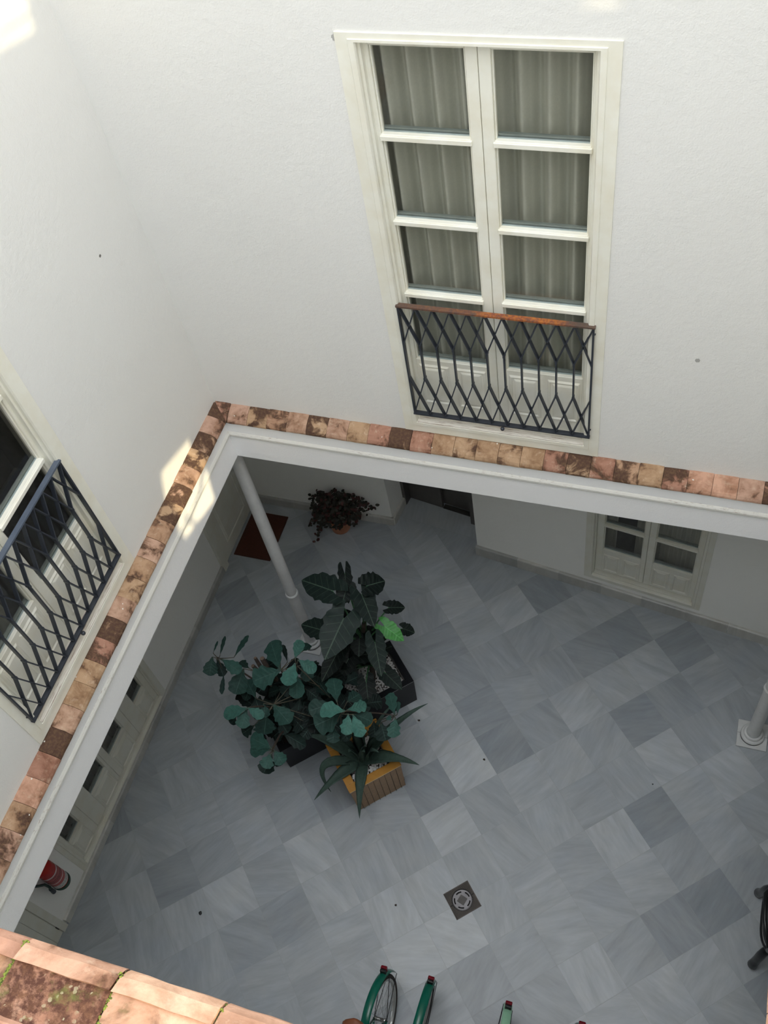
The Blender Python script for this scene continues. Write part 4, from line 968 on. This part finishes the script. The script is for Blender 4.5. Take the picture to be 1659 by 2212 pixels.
# ------------------------------------------------------------------ bicycles
M_green = plain('green_enamel', (.004, .115, .075), .22, var=.06); M_mint = plain('mint_enamel', (.28, .52, .36), .3, var=.05)
M_tire = plain('tyre_rubber', (.045, .035, .030), .8); M_chrome = plain('chrome', (.55, .55, .55), .18, .95, var=.03); M_blk = plain('black_plastic', (.012, .012, .013), .45)
M_saddle = plain('brown_leather', (.22, .07, .03), .45); M_redl = plain('red_lens', (.16, .006, .014), .15, var=.1); M_rim = plain('pale_rim', (.55, .55, .53), .3, .5); M_tan2 = plain('tan_sidewall', (.30, .22, .16), .8)
def arc(cx, cz, r, a0, a1, n, y=0): return [(cx + r * math.cos(a0 + (a1 - a0) * i / n), y, cz + r * math.sin(a0 + (a1 - a0) * i / n)) for i in range(n + 1)]
def bicycle(loc, rz, lean, paint, label):
    # local x runs to the front of the bicycle, rear wheel over the origin
    root = empty('bicycle', loc, 0, label, 'bicycle', 'bicycles parked under the near eave')
    root.rotation_euler = (Matrix.Rotation(rz, 3, 'Z') @ Matrix.Rotation(lean, 3, 'X')).to_euler()
    r = .335
    for cx, nm in ((0, 'rear_wheel'), (1.06, 'front_wheel')):
        b = MB(); b.tube([(cx + (r - .02) * math.cos(2 * PI * k / 48), 0, r + (r - .02) * math.sin(2 * PI * k / 48)) for k in range(48)], .019, 10, closed=True); wh = b.build(nm, M_tire, root, True)
        b = MB(); vs = []; n = 48
        for k in range(n):
            a = 2 * PI * k / n
            for rr_, y in ((.300, -.013), (.300, .013), (.282, .011), (.278, 0), (.282, -.011)): vs.append((cx + rr_ * math.cos(a), y, r + rr_ * math.sin(a)))
        b.add(vs, [(k * 5 + j, k * 5 + (j + 1) % 5, ((k + 1) % n) * 5 + (j + 1) % 5, ((k + 1) % n) * 5 + j) for k in range(n) for j in range(5)]); b.build('rim', M_rim, wh)
        b = MB()
        for k in range(28):
            a = 2 * PI * k / 28; h_ = a + (.9 if k % 4 < 2 else -.9); y = .028 if k % 2 else -.028
            b.tube([(cx + .022 * math.cos(h_), y, r + .022 * math.sin(h_)), (cx + .28 * math.cos(a), 0, r + .28 * math.sin(a))], .0011, 4)
        b.build('spokes', M_chrome, wh)
        b = MB(); b.tube([(cx, -.045, r), (cx, -.03, r), (cx, .03, r), (cx, .045, r)], [.022, .016, .016, .022], 14); b.tube([(cx, -.062, r), (cx, .062, r)], .006, 8); b.build('hub', M_chrome, wh, True)
    def fender(cx, a0, a1, nm):
        b = MB(); n = 26; vs = []; 
        for i in range(n + 1):
            a = a0 + (a1 - a0) * i / n
            for k in range(9):
                t = -1.25 + 2.5 * k / 8; y = .034 * math.sin(t) / math.sin(1.25); rr_ = r + .018 + .020 * (math.cos(t) - math.cos(1.25)); vs.append((cx + rr_ * math.cos(a), y, r + rr_ * math.sin(a)))
        b.add(vs, [(i * 9 + k, i * 9 + k + 1, (i + 1) * 9 + k + 1, (i + 1) * 9 + k) for i in range(n) for k in range(8)]); return b.build(nm, paint, root, True)
    fender(0, .35, PI + .15, 'rear_fender'); fender(1.06, .5, PI + .3, 'front_fender')
    b = MB()
    for y in (-.04, .04): b.tube([(0, y * 1.3, r), (-.30, y * .9, r + .16)], .003, 6); b.tube([(0, y * 1.3, r), (-.352, y * .85, r - .01)], .003, 6)
    b.build('fender_stay', M_blk, root)
    b = MB(); bb, st, hd, hb = (.44, 0, .29), (.28, 0, .74), (.86, 0, .80), (.90, 0, .62)
    b.tube([bb, st], .0145, 10); b.tube([st, hd], .0135, 10); b.tube([bb, hb], .016, 10); b.tube([(.85, 0, .84), hb], .018, 10)
    for y in (-.05, .05): b.tube([(0, y, r), (.12, y * .8, r - .01), (.40, y * .5, .29)], .009, 8); b.tube([(0, y, r), (.10, y * .7, .50), (.27, y * .3, .70)], .008, 8); b.tube([hb, (.93, y, .56), (1.06, y, r)], .010, 8)
    b.build('frame', paint, root, True)
    b = MB(); b.tube([st, (.25, 0, .86)], .0125, 10); b.build('seat_post', M_chrome, root, True)
    b = MB(); vs = []; n = 14
    for i in range(n + 1):
        t = i / n; x = .10 + .27 * t; w_ = (.078 * math.cos(max(0, t - .12) * 1.55) ** 1.4 + .018) * min(1, (t / .12 + .05) ** .5)
        for k in range(12): a = 2 * PI * k / 12; vs.append((x, w_ * math.cos(a), .895 + .03 * math.sin(a) * (1 if math.sin(a) > 0 else .8) - .012 * t))
    b.add(vs, [(i * 12 + k, i * 12 + (k + 1) % 12, (i + 1) * 12 + (k + 1) % 12, (i + 1) * 12 + k) for i in range(n) for k in range(12)] + [tuple(range(12))[::-1], tuple(n * 12 + k for k in range(12))]); b.build('saddle', M_saddle, root, True)
    b = MB(); b.tube([(.85, 0, .84), (.835, 0, .98)], .012, 8); b.tube([(.62, -.25, .99), (.78, -.22, 1.0), (.86, -.10, .99), (.86, .10, .99), (.78, .22, 1.0), (.62, .25, .99)], .011, 8); b.build('handlebar', M_chrome, root, True)
    b = MB()
    for y in (-1, 1): b.tube([(.62, y * .25, .99), (.52, y * .265, .985)], .016, 10)
    b.build('grip', M_saddle, root, True)
    b = MB(); b.lathe([(.085, -.003), (.09, 0), (.085, .003)], 28); o = b.build('chainring', M_chrome, root); o.location = (.44, -.05, .29); o.rotation_euler = (PI / 2, 0, 0)
    b = MB(); b.tube([(.44, -.06, .29), (.52, -.065, .43)], .008, 8); b.tube([(.44, .06, .29), (.36, .065, .15)], .008, 8); b.box(.47, .57, -.15, -.07, .42, .445); b.box(.31, .41, .07, .15, .135, .16); b.build('crank', M_blk, root)
    # tail light on the rear fender
    lt = empty('tail_light', (-(r + .052) * math.cos(.62), 0, r + (r + .052) * math.sin(.62))); lt.parent = root; lt.rotation_euler = (0, -(PI / 2 - .62) * .45, 0)
    b = MB(); b.box(-.002, .022, -.024, .024, -.028, .018); o = b.build('light_housing', M_blk, lt); bevel(o, .006)
    b = MB(); b.box(-.030, -.002, -.026, .026, -.022, .022); o = b.build('light_lens', M_redl, lt); bevel(o, .008, 3)
    b = MB(); b.tube([(.30, .03, .29), (.22, .16, .02)], .007, 8); b.build('kickstand', M_blk, root)
    return root
RZ = -PI / 2
bicycle((-1.46, .868, 0), RZ + .02, math.radians(8), M_green, 'dark green bicycle leaning left, leftmost of those parked below')
bicycle((-1.215, .892, 0), RZ - .02, math.radians(-4), M_green, 'dark green bicycle standing between leftmost bicycle and mint one')
bicycle((-.60, .880, 0), RZ + .02, math.radians(-5), M_mint, 'pale mint green bicycle parked below')
bicycle((-.045, .890, 0), RZ + .04, math.radians(-5), M_green, 'dark green bicycle at the right end, only its tail light showing')

# ------------------------------------------------------------------ garden chair at the right edge
M_chair = plain('black_lacquer', (.010, .011, .012), .28, var=.2); M_seat = plain('dark_grey_seat', (.045, .052, .055), .6)
def chair(loc, rz, label):
    root = empty('garden_chair', loc, rz, label, 'chair', 'black garden chairs at the right edge')
    # local x to the right, y to the back
    for sx, sy in ((-1, -1), (1, -1), (-1, 1), (1, 1)):
        b = MB(); x, y = sx * .24, sy * .25
        b.tube([(x - sx * .03, y - sy * .03, .42), (x - sx * .005, y - sy * .01, .36), (x + sx * .010, y + sy * .004, .27), (x + sx * .018, y + sy * .012, .17), (x + sx * .026, y + sy * .022, .09), (x + sx * .032, y + sy * .032, .042), (x + sx * .034, y + sy * .035, .012)], [.026, .034, .036, .033, .034, .040, .024], 16)
        b.build('leg', M_chair, root, True)
    b = MB(); pts = []
    for k in range(40):
        a = 2 * PI * k / 40; c, s = math.cos(a), math.sin(a); e = .55
        pts.append((math.copysign(abs(c) ** e, c) * .275, math.copysign(abs(s) ** e, s) * .275, .43))
    b.tube(pts, .024, 10, closed=True); b.build('seat_frame', M_chair, root, True)
    b = MB(); b.add([(p[0] * .95, p[1] * .95, .435) for p in pts] + [(p[0] * .80, p[1] * .80, .465) for p in pts] + [(0, 0, .470)],
                    [(k, (k + 1) % 40, 40 + (k + 1) % 40, 40 + k) for k in range(40)] + [(40 + k, 40 + (k + 1) % 40, 80) for k in range(40)]); b.build('seat', M_seat, root, True)
    b = MB(); b.tube([(.22, -.25, .44), (.25, -.29, .62), (.22, -.33, .88), (.13, -.36, 1.02), (0, -.365, 1.06), (-.13, -.36, 1.02), (-.22, -.33, .88), (-.25, -.29, .62), (-.22, -.25, .44)][:9], .020, 10); bk = b.build('backrest', M_chair, root, True)
    bk.scale = (1, 1, 1)
    for sx in (-1, 1):
        b = MB(); b.tube([(sx * .25, -.29, .64), (sx * .30, -.10, .68), (sx * .31, .10, .67), (sx * .27, .17, .63), (sx * .27, .16, .45)], .016, 10); b.build('armrest', M_chair, root, True)
    return root
chair((1.465, 2.36, 0), 0, 'black garden chair cut by the right edge, curved leg showing')

# small litter on the marble
def litter(px, py, sz, mat, label, nm, cat):
    P = at(px, py, .0); b = MB(); rr = random.Random(px); n = 7
    ring_ = [(sz * rr.uniform(.6, 1.1) * math.cos(2 * PI * k / n), sz * rr.uniform(.5, 1) * math.sin(2 * PI * k / n)) for k in range(n)]
    b.add([(x, y, .001) for x, y in ring_] + [(x * .7, y * .7, sz * .45) for x, y in ring_] + [(0, 0, sz * .6)], [tuple(range(n))[::-1]] + [(k, (k + 1) % n, n + (k + 1) % n, n + k) for k in range(n)] + [(n + k, n + (k + 1) % n, 2 * n) for k in range(n)])
    o = b.build(nm, mat); o.location = (P.x, P.y, .0005); tag(o, label, cat)
litter(433, 1973, .022, M_blk, 'small black scrap lying on the marble at lower left', 'black_scrap', 'litter')
litter(1410, 1694, .009, M_blk, 'tiny black pebble on the marble above the darkest square tile', 'black_pebble', 'pebble')
litter(1046, 1641, .014, M_bark, 'small brown dry leaf on the marble right of the tan planter', 'dry_leaf', 'dry leaf')
litter(905, 1556, .014, M_bark, 'small brown dry leaf on marble by the agave leaf tip', 'dry_leaf', 'dry leaf')
litter(855, 1955, .012, M_bark, 'small grey-brown crumb on the marble left of the drain', 'dry_crumb', 'litter')

# moss on the near eave
M_moss = NT('moss'); _n = M_moss.noise(M_moss.obj(), 300, 4); M_moss = M_moss.out(M_moss.ramp(_n, [(.35, (.035, .045, .008)), (.6, (.20, .24, .035))]), .95)
b = MB(); r = random.Random(9)
bm = bmesh.new(); bmesh.ops.create_icosphere(bm, subdivisions=1, radius=1); bv = [v.co.copy() for v in bm.verts]; bf = [tuple(v.index for v in f.verts) for f in bm.faces]; bm.free()
for (jx, dens) in ((-.762, 420), (-.610, 130), (-.457, 150)):
    for k in range(dens):
        t = r.random() ** (.8); y = .107 - t * .093; x = jx + r.gauss(0, .0022 if y > .05 else .004) - (.10 * (.107 - y) if jx < -.7 else 0) * .25
        z = 7.455 + .001 + (.107 - y) * .20 + (-.012 if y > .104 else 0)
        if jx > -.7 and r.random() < .3: continue
        s = r.uniform(.0010, .0026); b.add([(x + v.x * s * r.uniform(.8, 1.3), y + v.y * s, z + v.z * s * 1.1) for v in bv], bf)
o = b.build('moss', M_moss, None, True); tag(o, 'bright green moss growing in the joints of the near roof tiles', 'moss', kind='stuff')

# ------------------------------------------------------------------ light
SKY_LO, SKY_HI = .5, 5.4
W = bpy.data.worlds.new('sky'); S.world = W; W.use_nodes = True; nt = W.node_tree; bg = nt.nodes['Background']
sky = nt.nodes.new('ShaderNodeTexSky'); sky.sky_type = 'NISHITA'; sky.sun_disc = False; sky.sun_elevation = math.radians(17); sky.sun_rotation = math.atan2(.85, -.25); sky.air_density = 1.0; sky.dust_density = 3.0
mx = nt.nodes.new('ShaderNodeMix'); mx.data_type = 'RGBA'; mx.inputs[0].default_value = .88; mx.inputs[7].default_value = (1.0, 1.0, .985, 1)
nt.links.new(sky.outputs[0], mx.inputs[6]); nt.links.new(mx.outputs[2], bg.inputs[0])
tcw = nt.nodes.new('ShaderNodeTexCoord'); spw = nt.nodes.new('ShaderNodeSeparateXYZ'); nt.links.new(tcw.outputs['Generated'], spw.inputs[0])
mr = nt.nodes.new('ShaderNodeMapRange'); mr.inputs['From Min'].default_value = 0; mr.inputs['From Max'].default_value = 1; mr.inputs['To Min'].default_value = SKY_LO; mr.inputs['To Max'].default_value = SKY_HI
nt.links.new(spw.outputs[2], mr.inputs['Value']); nt.links.new(mr.outputs[0], bg.inputs[1])      # a bright overcast sky, brightest overhead
sl = bpy.data.lights.new('sun', 'SUN'); sl.energy = 3.6; sl.angle = math.radians(.9); sl.color = (1, .84, .52)
so = bpy.data.objects.new('sun', sl); C.objects.link(so); so.rotation_euler = SD.to_track_quat('-Z', 'Y').to_euler()
S.cycles.max_bounces = 8; S.cycles.diffuse_bounces = 6; S.cycles.transparent_max_bounces = 12
S.cycles.use_denoising = True
